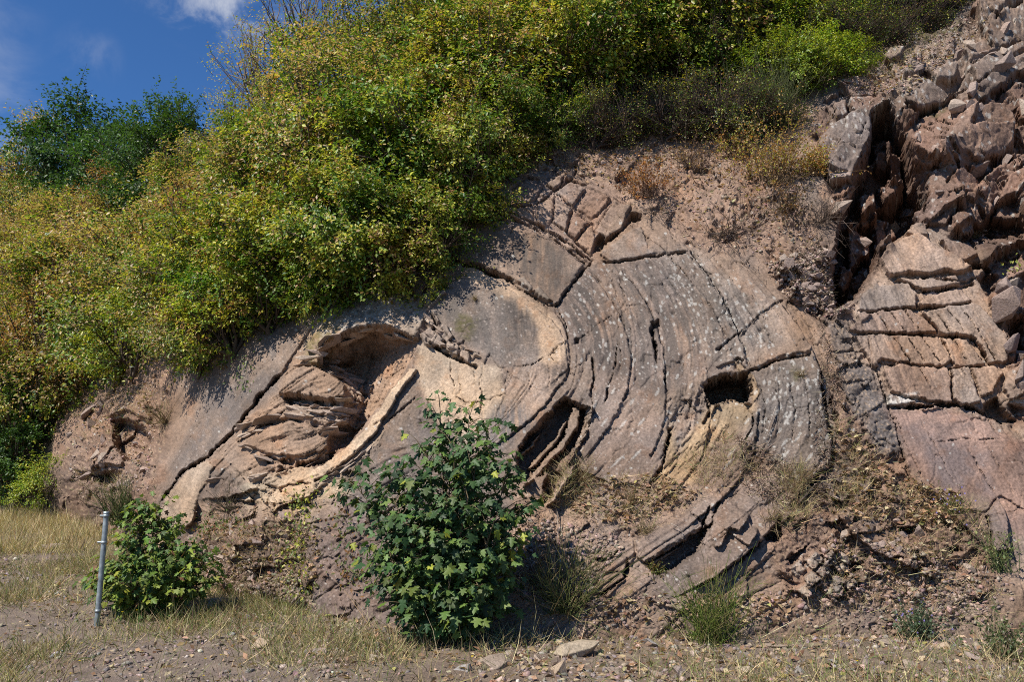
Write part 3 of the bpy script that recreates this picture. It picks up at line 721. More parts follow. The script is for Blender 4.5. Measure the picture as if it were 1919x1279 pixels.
slab('1112,1110 1130,1080 1170,1074 1172,1086 1140,1118', 0.12, 'rock_slab', bev=4); crack('1110,1048 1140,1050 1160,1032', 5, 0.2); crack('1174,1040 1176,1070 1160,1092 1112,1124', 4.5, 0.22)
for (a, b) in ((1480, 1066), (1504, 1084), (1528, 1068), (1552, 1092), (1520, 1104), (1494, 1106), (1576, 1090), (1548, 1112), (1540, 1046), (1510, 1050), (1565, 1066)):
    slab('%d,%d %d,%d %d,%d %d,%d' % (a, b, a + 18, b - 16, a + 32, b + 2, a + 12, b + 18), 0.10 + 0.12 * random.random(), 'shale_block', (0.1, -0.15), bev=2, col=C_GREY, amt=0.85)
hollow('1470,1050 1500,1030 1520,1020 1500,1050 1484,1066', 0.25, 3); hollow('1580,1062 1620,1050 1610,1084 1590,1076', 0.3, 3)
for s in ('1470,1060 1490,1036 1512,1024 1500,1048', '1534,1040 1560,1020 1570,1030 1552,1050'):
    slab(s, 0.14, 'rock_block', (0.1, -0.1), bev=3)
# -- right: dark strip, soil, the smooth reddish slab
slab('1548,602 1600,602 1618,648 1622,656 1556,660', 0.08, 'rock_slab', bev=3)
slab('1556,664 1624,660 1640,712 1600,716 1574,716', 0.07, 'rock_slab', bev=3)
slab('1584,724 1642,716 1670,780 1690,846 1664,852 1620,802', 0.08, 'rock_slab', bev=3, label='grey strip of slab between soil and the reddish slab')
crack('1612,600 1640,690 1672,780 1692,850 1712,930', 3.0, 0.12)
slab('1664,772 1700,766 1760,768 1850,798 1930,856 1990,930 1990,1000 1876,930 1862,936 1844,962 1790,950 1740,930 1706,892 1690,846', 0.10, 'rock_slab', bev=5, label='large smooth reddish slab at the right', flat=0.35)
crack('1672,770 1700,840 1730,900', 1.4, 0.04); crack('1806,830 1860,920 1872,930', 1.2, 0.04); crack('1750,832 1800,824 1880,824', 1.3, 0.05); crack('1840,820 1900,930', 1.1, 0.03); crack('1720,780 1790,910', 1.0, 0.03)
slab('1846,966 1870,932 1884,964 1892,1030 1862,1036 1850,1000', 0.16, 'rock_block', (0.3, 0), bev=3, col=C_PURP, label='dark upright block under the smooth slab')
crack('1848,966 1856,1000 1858,1042', 4, 0.24)
step('1560,960 1620,1020 1700,1060 1760,1090', 0.18, 50, -1)
for k in range(26):
    a, b = 1590 + random.random() * 250, 880 + random.random() * 190
    if b < 880 + (a - 1640) * 0.75: continue
    hollow(' '.join('%d,%d' % (a + math.cos(t) * (8 + 12 * random.random()), b + math.sin(t) * (5 + 7 * random.random())) for t in np.arange(6)), 0.10 + 0.12 * random.random(), 3)
# -- stacked beds at the right
YB = [('1646,492 1664,468 1690,452 1720,446 1756,470 1790,484 1824,508 1790,516 1768,510 1740,520 1712,514 1690,520 1668,522', 0.30, 'rounded pale boulder of broken beds'),
      ('1700,414 1716,418 1734,428 1738,446 1716,450 1694,440 1696,426', 0.26, None), ('1760,452 1810,462 1832,480 1806,496 1780,482', 0.22, None),
      ('1612,552 1640,538 1700,536 1716,552 1716,578 1660,582 1606,584', 0.16, None), ('1720,568 1750,556 1800,546 1820,570 1790,576 1724,580', 0.22, None),
      ('1676,528 1720,524 1790,520 1800,536 1740,548 1714,540', 0.18, None),
      ('1588,622 1612,600 1642,584 1700,582 1732,600 1754,626 1700,628 1640,626', 0.20, 'tan bed crossed by slanting joints'),
      ('1726,590 1780,578 1834,574 1866,610 1892,644 1886,680 1852,682 1836,652 1814,634 1762,630', 0.24, 'pale bed crossed by slanting joints'),
      ('1596,632 1650,630 1756,634 1784,676 1770,688 1700,682 1652,676 1640,690 1610,650', 0.17, 'brown bed crossed by slanting joints'),
      ('1762,636 1812,640 1846,684 1800,690 1786,680', 0.13, None),
      ('1652,700 1680,682 1740,690 1776,690 1784,756 1740,752 1700,744 1672,736', 0.22, 'dark red brown bed over the lowest shaded ledge'),
      ('1780,692 1812,690 1824,720 1836,754 1804,766 1786,750', 0.25, None), ('1816,690 1862,688 1880,700 1858,738 1838,746 1828,716', 0.18, None), ('1884,700 1919,690 1960,720 1960,770 1900,760 1880,730', 0.2, None),
      ('1604,596 1620,586 1632,596 1612,612', 0.2, None), ('1664,740 1700,748 1720,756 1690,766 1664,760', 0.16, None), ('1710,758 1760,756 1766,768 1712,770', 0.14, None)]
for i, (s, h, lb) in enumerate(YB):
    slab(s, h, 'rock_bed', (0, -0.12), bev=3.5, col=((0.37, 0.28, 0.225), (0.33, 0.265, 0.225), (0.30, 0.215, 0.175), (0.29, 0.25, 0.225))[i % 4], amt=0.6, label=lb, flat=0.55)
crack('1612,588 1660,584 1716,580 1770,578 1822,572', 4.0, 0.22); crack('1596,630 1650,628 1756,632 1812,636', 2.6, 0.16); crack('1640,680 1700,688 1770,692 1810,692 1880,684', 3.5, 0.22)
crack('1660,764 1720,764 1780,760 1840,772 1900,800', 6.5, 0.30); crack('1690,524 1730,524 1800,530 1834,520', 4, 0.22); crack('1716,548 1760,544 1830,532', 4, 0.22)
hollow('1838,760 1870,740 1880,760 1910,790 1880,796 1846,784', 0.3, 4); hollow('1894,600 1919,590 1930,690 1900,680', 0.35, 5); hollow('1830,520 1850,500 1880,540 1876,570 1850,560', 0.35, 4)
for k in range(13):
    a = 1610 + 26 * k + (k * 37) % 9
    for (y0, y1) in ((584, 628), (636, 682)):
        if (k * 5 + y0) % 4:
            crack('%d,%d %d,%d' % (a - (y0 > 600) * -36, y0, a + 34 + (y0 > 600) * 36, y1), 1.3, 0.07, 0.05)
crack('1816,632 1838,660 1856,690', 3.5, 0.2); crack('1796,696 1830,732', 1.4, 0.05); crack('1720,690 1752,748', 1.2, 0.04)
# -- the crag at the upper right
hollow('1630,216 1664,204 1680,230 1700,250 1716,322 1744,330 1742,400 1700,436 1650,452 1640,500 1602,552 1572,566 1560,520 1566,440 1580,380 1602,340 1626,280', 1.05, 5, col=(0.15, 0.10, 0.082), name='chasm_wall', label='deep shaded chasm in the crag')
for s in ('1640,240 1664,226 1676,250 1668,290 1648,286', '1660,250 1680,236 1694,262 1698,318 1680,322', '1646,320 1680,328 1690,360 1660,372', '1610,350 1640,340 1650,390 1620,400', '1590,400 1620,408 1640,440 1600,480', '1660,318 1700,326 1704,338 1670,340', '1580,470 1604,486 1590,530 1572,520', '1640,380 1680,376 1690,410 1650,430'):
    slab(s, 0.10 + 0.35 * random.random(), 'rock_block', (random.uniform(-.3, .3), random.uniform(-.3, .3)), bev=3, flat=0.3)
slab('1532,268 1560,240 1590,226 1636,232 1634,256 1612,300 1596,338 1560,346 1540,310', 0.36, 'rock_slab', (-0.1, 0.0), bev=4, flat=0.6, col=(0.25, 0.222, 0.21), label='smooth grey slab standing left of the chasm')
crack('1596,232 1612,248 1630,254', 1.6, 0.06); crack('1604,280 1616,250 1622,240', 1.6, 0.06)
ZB = [('1706,282 1728,272 1760,292 1762,314 1744,320 1710,310', 0.3, 'square red brown block beside the chasm'), ('1784,414 1800,406 1826,412 1824,434 1800,442 1788,432', 0.26, None),
      ('1714,380 1750,372 1786,378 1790,400 1770,430 1740,420 1720,406', 0.22, None), ('1776,344 1800,332 1830,340 1828,366 1790,370', 0.22, None),
      ('1780,262 1806,232 1840,214 1880,208 1902,232 1900,276 1868,300 1830,312 1796,300 1782,284', 0.36, 'big rough boulder at the right of the crag'),
      ('1680,184 1700,162 1728,158 1764,172 1786,186 1740,206 1700,208', 0.26, None), ('1690,150 1700,120 1726,110 1728,136 1712,156', 0.3, None), ('1730,136 1760,120 1794,132 1790,150 1756,160', 0.26, None),
      ('1652,108 1680,92 1694,104 1680,122 1656,122', 0.28, None), ('1782,184 1810,148 1850,120 1910,96 1980,80 1980,130 1900,150 1850,190 1800,200', 0.28, 'long sloping grey slab at the top right'),
      ('1800,110 1840,84 1880,70 1900,80 1860,106 1820,126', 0.22, None), ('1902,196 1950,170 1990,200 1980,240 1910,230', 0.34, None), ('1860,400 1890,340 1930,320 1990,340 1990,400 1920,410', 0.3, 'reddish boulder at the right edge'),
      ('1720,330 1760,322 1790,330 1780,350 1740,362', 0.12, None), ('1570,168 1606,150 1640,156 1640,178 1600,186', 0.16, None), ('1590,188 1636,184 1660,200 1620,224 1596,214', 0.2, None), ('1560,200 1586,190 1590,216 1566,226', 0.14, None),
      ('1640,162 1680,150 1690,168 1660,196 1644,186', 0.16, None), ('1850,560 1900,520 1980,500 1990,580 1920,600 1870,600', 0.25, None)]
for i, (s, h, lb) in enumerate(ZB):
    slab(s, h * 1.5, 'rock_block', (random.uniform(-.3, .3), -0.2), bev=5, flat=0.6, label=lb, col=((0.25, 0.165, 0.13), (0.23, 0.17, 0.14), (0.21, 0.14, 0.112))[i % 3] if i not in (9, 5, 6, 7, 8, 10) else (0.24, 0.198, 0.172), amt=0.6)
for s, w in (('1780,190 1830,170 1900,120 1960,100', 3), ('1860,190 1900,160 1960,130', 7), ('1800,320 1840,330 1880,310 1920,300', 8), ('1700,320 1720,360 1710,400', 6), ('1770,310 1790,330 1770,352', 5), ('1830,380 1860,420 1900,430', 7), ('1850,450 1890,480 1919,470', 7), ('1860,60 1880,30 1919,10', 5), ('1690,210 1720,214 1760,200', 5), ('1800,500 1850,500 1890,560', 9)):
    crack(s, w, 0.26)
# -- left bank: two shaded mouths
hollow('206,786 232,780 276,800 284,828 262,862 234,868 214,840', 0.75, 4); hollow('172,890 205,878 228,884 220,906 196,916 176,904', 0.6, 4); hollow('268,760 288,764 296,786 276,784', 0.4, 4)
step('168,880 200,872 232,876', 0.3, 30, -1); step('200,786 240,772 284,796', 0.3, 40, -1)

# -- pieces of the broken zones follow their own cells
big = F_['rub'] > 0.42
m0 = (LABEL == 0) & big
ids = {}
for c in np.unique(CELL[m0]):
    mm = m0 & (CELL == c)
    if mm.sum() > 60: LABEL[mm] = new_piece('rock_block')
soil = (LABEL == 0) & (F_['soil'] > 0.5)
sid = {}
for nm, bx in (('soil_bank', (-200, 700)), ('soil_slope', (700, 1480)), ('soil_slope', (1480, 2300))):
    for y0, y1 in ((-200, 650), (650, 1300)):
        mm = soil & (X >= bx[0]) & (X < bx[1]) & (Y >= y0) & (Y < y1)
        if mm.sum() > 500: LABEL[mm] = new_piece(nm)
# -- colour of the rock itself: streaks, lichen, dust
tone = 0.86 * (1 + 0.10 * fbm(X / 22, Y / 22, 118, 3) + 0.5 * fbm(X / 70, Y / 70, 111, 5, 0.6) + 0.30 * fbm(SW / 10, ALONG / 70, 113, 4) + 0.30 * fbm(X / 6, Y / 6, 115, 3))
COL *= np.array((0.94, 0.85, 0.77)) * BEDTONE[..., None]
COL *= (1 + np.clip(F_['rub'], 0, 1) * 0.5 * (frac_hash(CELL, 13) - 0.5))[..., None]
COL *= np.clip(tone, 0.42, 1.7)[..., None]
warm = 1.7 * fbm(X / 120, Y / 120, 117, 4)
rust = sstep(0.12, 0.45, fbm(X / 55 + 7, Y / 55, 119, 5, 0.6))[..., None] * 0.6
COL *= np.stack([1 + 0.10 * warm, 1 - 0 * warm, 1 - 0.12 * warm], -1)
def stain(poly, feather, col, amt, sx, sy, lo=-0.25, hi=0.12, seed=130, bed=False):
    P = pts(poly); r = roi(P, feather + 5)
    w = sstep(-feather, feather, poly_sd(P, X[r], Y[r])) * sstep(lo, hi, fbm((SW if bed else X)[r] / sx, (ALONG if bed else Y)[r] / sy, seed, 5, 0.6)) * amt
    COL[r] = COL[r] * (1 - w[..., None]) + np.array(col) * w[..., None]
K = (0.068, 0.056, 0.049)
stain('960,450 1010,440 1060,480 1075,520 1040,565 1000,540 965,500', 14, (0.085, 0.070, 0.060), 0.85, 13, 110, -0.4, 0.3)
stain('880,480 970,460 990,520 930,512', 16, K, 0.6, 9, 60)
stain('1050,560 1098,510 1150,600 1170,700 1120,690 1080,640', 16, K, 0.85, 8, 90, -0.4, 0.15, bed=True)
stain('810,590 860,535 960,560 1000,610 1000,660 930,680 870,630', 16, (0.105, 0.090, 0.080), 0.8, 26, 60, -0.35, 0.15)
stain('940,560 980,570 1010,620 1000,650 965,640', 10, K, 0.85, 8, 60, -0.4, 0.2)
stain('1020,690 1060,680 1060,720 1020,740', 10, K, 0.8, 14, 22, -0.3, 0.2)
stain('890,820 930,760 985,760 1000,800 930,850', 16, (0.12, 0.11, 0.105), 0.8, 9, 60, -0.3)
stain('1150,500 1300,500 1330,640 1250,760 1160,700', 30, (0.095, 0.078, 0.068), 0.85, 11, 130, -0.35, 0.15, bed=True)
stain('1290,480 1400,560 1450,640 1330,690', 20, (0.10, 0.085, 0.075), 0.75, 12, 90, -0.3, 0.15, bed=True)
stain('330,880 400,740 520,600 560,640 440,800', 20, (0.13, 0.11, 0.10), 0.7, 30, 60, -0.2)
stain('390,880 440,880 470,920 400,930 370,940', 14, K, 0.6, 30, 40, -0.3)
stain('1700,790 1850,850 1860,930 1760,920', 20, (0.16, 0.125, 0.118), 0.8, 50, 60, -0.4)
stain('1560,680 1640,690 1690,840 1640,840', 12, (0.12, 0.105, 0.10), 0.6, 40, 50, -0.3)
stain('700,860 800,760 900,860 900,1000 760,1000', 30, (0.13, 0.11, 0.10), 0.6, 20, 80, -0.2)
stain('600,560 760,520 790,600 690,620 600,640', 15, (0.43, 0.40, 0.36), 0.5, 12, 8, 0.0)
stain('575,640 615,600 640,620 600,690 570,690', 8, (0.15, 0.12, 0.05), 0.8, 14, 14, -0.3, seed=133)
for q in ('1690,92 1720,100 1720,112 1690,110', '1650,96 1690,88 1692,100 1660,112', '1720,60 1800,50 1800,70 1730,84', '1736,206 1770,198 1772,212 1740,220', '860,590 895,600 880,640 850,620', '1500,700 1480,690 1490,720'):
    stain(q, 10, (0.085, 0.075, 0.03), 0.9, 14, 10, -0.3, 0.1, seed=137)
stain('1660,745 1720,738 1724,765 1664,762', 4, (0.62, 0.58, 0.52), 0.8, 12, 10, -0.2, 0.2)
stain('1660,770 1760,762 1860,790 1840,840 1700,800', 20, (0.36, 0.235, 0.185), 0.8, 60, 30, -0.4, 0.2)
COL *= 1 - rust * np.array((0.02, 0.20, 0.34))
# pale lichen flecks
f1, f2, dx, dy, ci = worley(X / 7, Y / 7, 141); fl = (f1 < 0.10 + 0.32 * frac_hash(ci, 6) ** 3) & (frac_hash(ci, 7) < 0.6 * F_['lich'] * sstep(-0.3, 0.4, fbm(X / 45, Y / 45, 142, 3)) + 0.03)
f1, f2, dx, dy, ci = worley(S / 7, ALONG / 11, 143); fl2 = (f1 < 0.3) & (frac_hash(ci, 7) < 0.30 * F_['lich'])
fl = np.maximum(fl * 0.62, fl2 * 0.5)[..., None]
COL = COL * (1 - fl) + np.array((0.43, 0.41, 0.375)) * fl
f1, f2, dx, dy, ci = worley(X / 8, Y / 8, 145); sp = ((f1 < 0.2) & (frac_hash(ci, 8) < 0.25) & (F_['pit'] > 0.3))[..., None] * 0.4
COL = COL * (1 - sp) + np.array((0.36, 0.30, 0.26)) * sp
# fallen leaves and fines lying on soil
lit = ((fbm(X / 5, Y / 5, 147, 2) > 0.28) & (F_['soil'] > 0.5))[..., None] * 0.5
COL = COL * (1 - lit) + np.array((0.40, 0.28, 0.18)) * lit
COL = np.clip(COL, 0.03, 0.8)

CLIFF = pts('40,1000 70,930 95,860 110,760 180,700 250,660 330,600 400,500 500,420 600,360 740,320 820,240 900,190 1040,150 1200,140 1400,140 1500,60 1640,30 1720,-40 1800,-90 1850,-150 2160,-158 2160,1245 1000,1245 600,1215 430,1150 330,1100 240,1060 130,1030')
inm = inside(CLIFF, X, Y)
P3 = unproject(X.ravel(), Y.ravel(), WD.ravel())
# relief stands out towards the open valley, across the mean slope of the face
edge = sstep(0, 60, poly_sd(CLIFF, X[::4, ::4], Y[::4, ::4])); edge = np.repeat(np.repeat(edge, 4, 0), 4, 1)[:NY, :NX]
H = np.where(inm, H, 0) * (0.25 + 0.75 * edge)
def blur(A):
    B = A.copy(); B[1:-1, 1:-1] = (A[:-2, 1:-1] + A[2:, 1:-1] + A[1:-1, :-2] + A[1:-1, 2:] + 2 * A[1:-1, 1:-1]) / 6; return B
HB = blur(blur(blur(H)))
gyx = np.gradient(HB); G_ = np.hypot(gyx[0], gyx[1])
wl = sstep(0.035, 0.09, G_)
H = H * (1 - wl) + HB * wl
JX = wl * (0.045 * fbm(H * 16 + 3, Y / 26, 431, 3) + 0.02 * gn(H * 60, X / 20 + Y / 20, 433))
JZ = wl * (0.045 * fbm(H * 16 - 5, X / 26, 435, 3) + 0.02 * gn(H * 60, X / 20 - Y / 20, 437))
OUT = np.stack([-0.75 * P3[:, 0] / P3[:, 1], np.full(len(P3), -0.97), np.full(len(P3), 0.06)], -1)
P3 += H.ravel()[:, None] * OUT
P3[:, 0] += JX.ravel(); P3[:, 2] += JZ.ravel()
fm = inm[:-1, :-1] & inm[1:, 1:] & inm[:-1, 1:] & inm[1:, :-1]
ii, jj = np.nonzero(fm)
base = ii * NX + jj
QUAD = np.stack([base, base + NX, base + NX + 1, base + 1], -1)
fl_ = LABEL[ii, jj]
rock_face = obj('rock_face', None, loc=(0, 0, 0))
tag(rock_face, 'tall outcrop of folded brown rock beds curving over in a great arch', 'rock face', kind='structure')
colv = COL.reshape(-1, 3)
order = np.argsort(fl_, kind='stable'); fls = fl_[order]; cut = np.flatnonzero(np.diff(fls)) + 1
ROCKPARTS = {}
for seg in np.split(order, cut):
    lab = fl_[seg[0]]
    q = QUAD[seg]
    uq, inv = np.unique(q, return_inverse=True)
    nm, lb = PIECES.get(lab, ('rock_surface', None))
    if lab == 0: nm = 'rock_surface'
    o = obj(nm, build_mesh(nm, P3[uq], [inv.reshape(-1, 4)], colv[uq], M_SOIL if nm.startswith('soil') else M_ROCK), rock_face)
    if lb: o['label'] = lb
def face_point(px, py):
    j = int(np.clip((px - gx[0]) / STEP, 0, NX - 1)); i = int(np.clip((py - gy[0]) / STEP, 0, NY - 1))
    return P3[i * NX + j]

# angular stones wedged in and lying on the broken ground
def stone_mesh(name, rng, mat, flat=0.6, n=14, col=(0.28, 0.21, 0.17)):
    bm = bmesh.new()
    for k in range(n):
        v = rng.normal(size=3); v /= np.linalg.norm(v) ** 0.75
        bm.verts.new((v[0] * 0.5, v[1] * 0.42, v[2] * 0.5 * flat))
    bmesh.ops.convex_hull(bm, input=bm.verts)
    for v in [v for v in bm.verts if not v.link_faces]: bm.verts.remove(v)
    bmesh.ops.bevel(bm, geom=bm.edges[:], offset=0.012, segments=1, affect='EDGES')
    bm.verts.ensure_lookup_table()
    me = bpy.data.meshes.new(name); bm.to_mesh(me); bm.free()
    a = me.attributes.new('col', 'FLOAT_COLOR', 'POINT')
    c = np.ones((len(me.vertices), 4), np.float32); c[:, :3] = np.array(col) * (0.9 + 0.2 * rng.random())
    a.data.foreach_set('color', c.ravel())
    me.materials.append(mat)
    return me
SM = [stone_mesh('stone', RND, M_ROCK, 0.45 + 0.3 * (k % 3) / 2, 9 + k % 5, ((0.30, 0.22, 0.18), (0.25, 0.19, 0.16), (0.34, 0.265, 0.21), (0.22, 0.165, 0.14))[k % 4]) for k in range(10)]
STONEZ = [('1450,480 1560,470 1600,590 1500,590', 46, 15), ('1560,160 1780,100 1900,60 1900,460 1760,440 1720,340 1700,200 1660,190', 22, 18), ('1740,180 1919,120 1919,460 1790,440 1740,320', 9, 34), ('1850,560 1919,520 1919,760 1880,760', 10, 40), ('1570,400 1720,330 1720,420 1600,560', 12, 24), ('1590,880 1760,950 1850,1110 1560,1120', 34, 13), ('330,1000 560,960 560,1100 380,1090', 22, 16), ('120,800 280,700 280,940 180,930', 22, 20), ('1000,290 1200,250 1200,330 1040,330', 16, 11), ('1300,330 1460,420 1440,520 1300,460', 16, 9), ('1000,1080 1160,1130 1100,1150 1000,1140', 10, 14)]
for s, n, sz in STONEZ:
    P = pts(s); k = 0
    while k < n:
        a, b = RND.uniform(P[:, 0].min(), P[:, 0].max()), RND.uniform(P[:, 1].min(), P[:, 1].max())
        if not inside(P, np.array([a]), np.array([b]))[0]: continue
        p = face_point(a, b); k += 1
        w = sz * (0.6 + 1.1 * RND.random() ** 2) / FPX * p[1]
        obj('stone', SM[k % len(SM)], rock_face, tuple(p + np.array((0, -0.1 * w, 0.1 * w))), tuple(RND.uniform(-1.2, 1.2, 3)), (w * 1.3, w, w))

# thin broken plates: bed edges sticking out of the left beds, the hollow and its roof
PL = [stone_mesh('rock_plate', np.random.default_rng(500 + k), M_ROCK, 0.16 + 0.05 * (k % 3), 9 + k % 4, ((0.33, 0.25, 0.195), (0.29, 0.22, 0.175), (0.36, 0.28, 0.215))[k % 3]) for k in range(8)]
PROWS = [('450,802 500,788 560,780 640,792', 8, 44, 9), ('452,818 478,810 500,800', 4, 36, 8), ('556,754 600,764 650,772', 6, 40, 8), ('560,768 610,776 646,782', 5, 36, 10), ('575,690 620,694 660,712', 6, 40, 7), ('585,676 626,680 656,690', 6, 42, 7), ('600,664 630,668 655,676', 5, 34, 6), ('664,700 682,704', 2, 24, 10), ('662,726 686,732', 3, 24, 10), ('650,750 690,752', 3, 28, 8), ('640,792 690,776', 5, 36, 6), ('622,812 684,792', 5, 36, 5), ('484,896 545,886', 5, 34, 8), ('600,862 640,838', 4, 36, 6), ('500,862 566,874', 6, 38, 6), ('404,900 450,892', 3, 30, 8), ('470,842 500,852', 3, 30, 8),
         ('602,660 640,637 690,620 740,624 782,640', 13, 40, 5), ('598,906 640,884 690,842', 8, 30, 4), ('612,900 660,872 704,824', 7, 26, 4), ('800,600 830,630 870,654 910,672', 9, 24, 14), ('792,622 830,648 862,664', 6, 22, 16)]
rp = np.random.default_rng(77)
for s_, n_, w_, th in PROWS:
    C_ = curve(s_)
    for k in range(n_):
        i_ = (len(C_) - 1) * (k + rp.random() * 0.8) / n_; a_, b_ = C_[int(i_)] + rp.normal(size=2) * (4, 1.5)
        d_ = C_[min(int(i_) + 1, len(C_) - 1)] - C_[max(int(i_) - 1, 0)]
        p_ = face_point(a_, b_); sc_ = w_ * rp.uniform(0.6, 1.3) / FPX * p_[1]
        ang = math.atan2(d_[1], d_[0]) if d_[0] > 0 else math.atan2(-d_[1], -d_[0])
        obj('rock_plate', PL[rp.integers(8)], rock_face, tuple(p_ + np.array((0, 0.02, 0))), (rp.uniform(-0.3, 0.1), ang + rp.uniform(-.1, .1), rp.uniform(-0.6, 0.6)), (sc_ * 1.25, sc_ * 0.9, sc_ * (0.8 + th / 14)))
# ------------------------------------------------------------------ ground sheet and the hillside
def lattice(nx, ny):
    i = (np.arange(ny - 1)[:, None] * nx + np.arange(nx - 1)[None]).ravel()
    return np.stack([i, i + 1, i + nx + 1, i + nx], -1)
ax = np.concatenate([np.linspace(-160, -9, 40), np.linspace(-8.9, 8, 420), np.linspace(8.2, 160, 40)])
ay = np.concatenate([np.linspace(-60, 5.4, 30), np.linspace(5.45, 12, 240), np.linspace(12.05, 30, 160), np.linspace(31, 60, 12)])
GX, GY = np.meshgrid(ax, ay)
GZ = ground_z(GX, GY) + 0.012 * ridged(GX * 3, GY * 3, 201, 3) + 0.006 * fbm(GX * 14, GY * 14, 203, 2)
GZ = np.where(GY > 30, GZ - 0.3 * (GY - 30) * 0, GZ)
n1 = fbm(GX * 0.8, GY * 0.8, 205, 4); n2 = fbm(GX * 5, GY * 5, 207, 3)
gcol = np.empty(GX.shape + (3,)); gcol[:] = (0.175, 0.128, 0.095)
w = sstep(-0.1, 0.4, n1 + 0.35 * (GX < -1.5))[..., None]; gcol = gcol * (1 - w) + np.array((0.185, 0.142, 0.115)) * w
w = sstep(0.0, 0.4, n2)[..., None] * 0.5; gcol = gcol * (1 - w) + np.array((0.30, 0.235, 0.165)) * w
obj_ground = obj('ground', build_mesh('ground', np.stack([GX, GY, GZ], -1).reshape(-1, 3), [lattice(len(ax), len(ay))], gcol.reshape(-1, 3), M_SOIL))
tag(obj_ground, 'dry stony ground at the foot of the rock', kind='structure')

SKYLINE = pts('-900,600 -400,500 0,450 130,430 260,420 380,395 450,340 540,265 620,190 720,80 900,-80 1100,-230 1400,-360 1919,-520 2600,-660')
def hill_rows():
    xs = np.arange(-900, 2500, 16.0)
    top = np.interp(xs, SKYLINE[:, 0], SKYLINE[:, 1])
    rows = []
    for t in np.linspace(0, 1, 70):
        yy = top + (1010 - top) * t
        W = np.exp(tps_eval(_WP, _WW, xs / 500, yy / 500))
        rows.append(unproject(xs, yy, W))
    R = np.array(rows)
    back = [R[0] + np.array((0, d, 0.05 * d * (1 if d < 12 else 0.6))) for d in (60, 25, 10, 4)]     # the ridge carries on behind
    return np.concatenate([np.array(back), R]), xs
HR, hx = hill_rows()
hp = HR.copy()
hp[..., 2] += 0.12 * fbm(HR[..., 0] * 0.9, HR[..., 1] * 0.9, 211, 4)
px_, py_ = project(HR)
ins = poly_sd(CLIFF, px_, py_) > 30
ins[:4] = False
hp[..., 1] += 0.10
Fh = lattice(hp.shape[1], hp.shape[0])
keep = ~ins.ravel()[Fh].all(1)
hc = np.empty(hp.shape[:2] + (3,)); hc[:] = (0.13, 0.095, 0.065); hc *= (1 + 0.3 * fbm(HR[..., 0] * 1.5, HR[..., 1] * 1.5, 213, 3))[..., None]
hill = obj('hillside', build_mesh('hillside', hp.reshape(-1, 3), [Fh[keep][:, ::-1]], hc.reshape(-1, 3), M_SOIL))
tag(hill, 'steep wooded hillside rising above and beside the rock', kind='structure')

# ------------------------------------------------------------------ gravel, fallen leaves, grass: nobody could count these
def ground_spots(n, dens, x0=-9, x1=7.5, y0=5.6, y1=13):
    """points over the ground, kept with probability dens(px,py,x,y)"""
    out = []
    while sum(map(len, out)) < n:
        k = n * 3
        y = y0 + (y1 - y0) * RND.random(k) ** 1.5; x = RND.uniform(x0, x1, k)
        px, py = project(np.stack([x, y, 0 * x + ground_z(x, y)], -1))
        a = (RND.random(k) < dens(px, py, x, y)) & (px > -250) & (px < 2150) & (py < 1420)
        out.append(np.stack([x[a], y[a], ground_z(x[a], y[a])], -1))
    return np.concatenate(out)[:n]
def face_spots(polys, n):
    out = []
    for s in polys:
        P = pts(s); k = 0
        while k < n // len(polys):
            a = RND.uniform(P[:, 0].min(), P[:, 0].max(), 400); b = RND.uniform(P[:, 1].min(), P[:, 1].max(), 400)
            m = inside(P, a, b); a, b = a[m], b[m]
            j = ((a - gx[0]) / STEP).astype(int).clip(0, NX - 1); i = ((b - gy[0]) / STEP).astype(int).clip(0, NY - 1)
            out.append(P3[i * NX + j]); k += len(a)
    return np.concatenate(out)
def rnd_dir(n, up=0.0):
    v = RND.normal(size=(n, 3)); v[:, 2] += up
    return norm(v)
OCT = np.array([(0.5, 0, 0), (0.1, 0.5, 0.1), (-0.5, 0.1, 0), (0, -0.45, -0.05), (0.05, 0, 0.38), (0, 0.1, -0.3), (0.3, 0.3, 0.25)])
OCTF = np.array([(0, 6, 4), (6, 1, 4), (1, 2, 4), (2, 3, 4), (3, 0, 4), (1, 6, 0), (1, 0, 5), (2, 1, 5), (3, 2, 5), (0, 3, 5)])
def palette(n, cols, wts, var=0.2):
    cols = np.array(cols); i = RND.choice(len(cols), n, p=np.array(wts) / sum(wts))
    return np.clip(cols[i] * (1 + var * RND.normal(size=(n, 1))) * (1 + 0.06 * RND.normal(size=(n, 3))), 0.01, 0.85)
acc = Acc()
gp = ground_spots(21000, lambda px, py, x, y: np.clip(0.3 + 0.9 * fbm(x * 0.9, y * 0.9, 221, 3) + 0.15 * (px > 900), 0.06, 1))
gs = 0.012 + 0.055 * RND.random(len(gp)) ** 3.5; gs[:350] += RND.random(350) * 0.06
scatter(OCT, OCTF, gp + np.array((0, 0, 0.004)), rnd_dir(len(gp)) * (1, 1, 0.3), rnd_dir(len(gp), 2.5), np.stack([gs * 1.2, gs * 1.3, gs], -1) * RND.uniform(0.6, 1.4, (len(gp), 3)), palette(len(gp), [(0.27, 0.205, 0.175), (0.22, 0.185, 0.175), (0.35, 0.27, 0.21), (0.45, 0.40, 0.35)], [5, 4, 3, 0.6]), acc)
fp = face_spots(['1000,1100 1200,1120 1900,1080 1900,1180 1000,1180', '1560,1000 1850,1060 1850,1160 1500,1140', '380,1020 560,1080 600,1150 400,1120', '960,960 1180,1010 1100,1130 980,1120', '900,330 960,290 1100,240 1250,230 1330,250 1480,330 1560,480 1480,560 1420,480 1290,460 1240,410 1180,360 1100,330', '1440,500 1540,460 1590,590 1560,600 1480,570', '100,760 300,700 280,920 150,940', '1570,170 1700,110 1800,30 1850,60 1700,200'], 9000)
gs = 0.015 + 0.05 * RND.random(len(fp)) ** 3
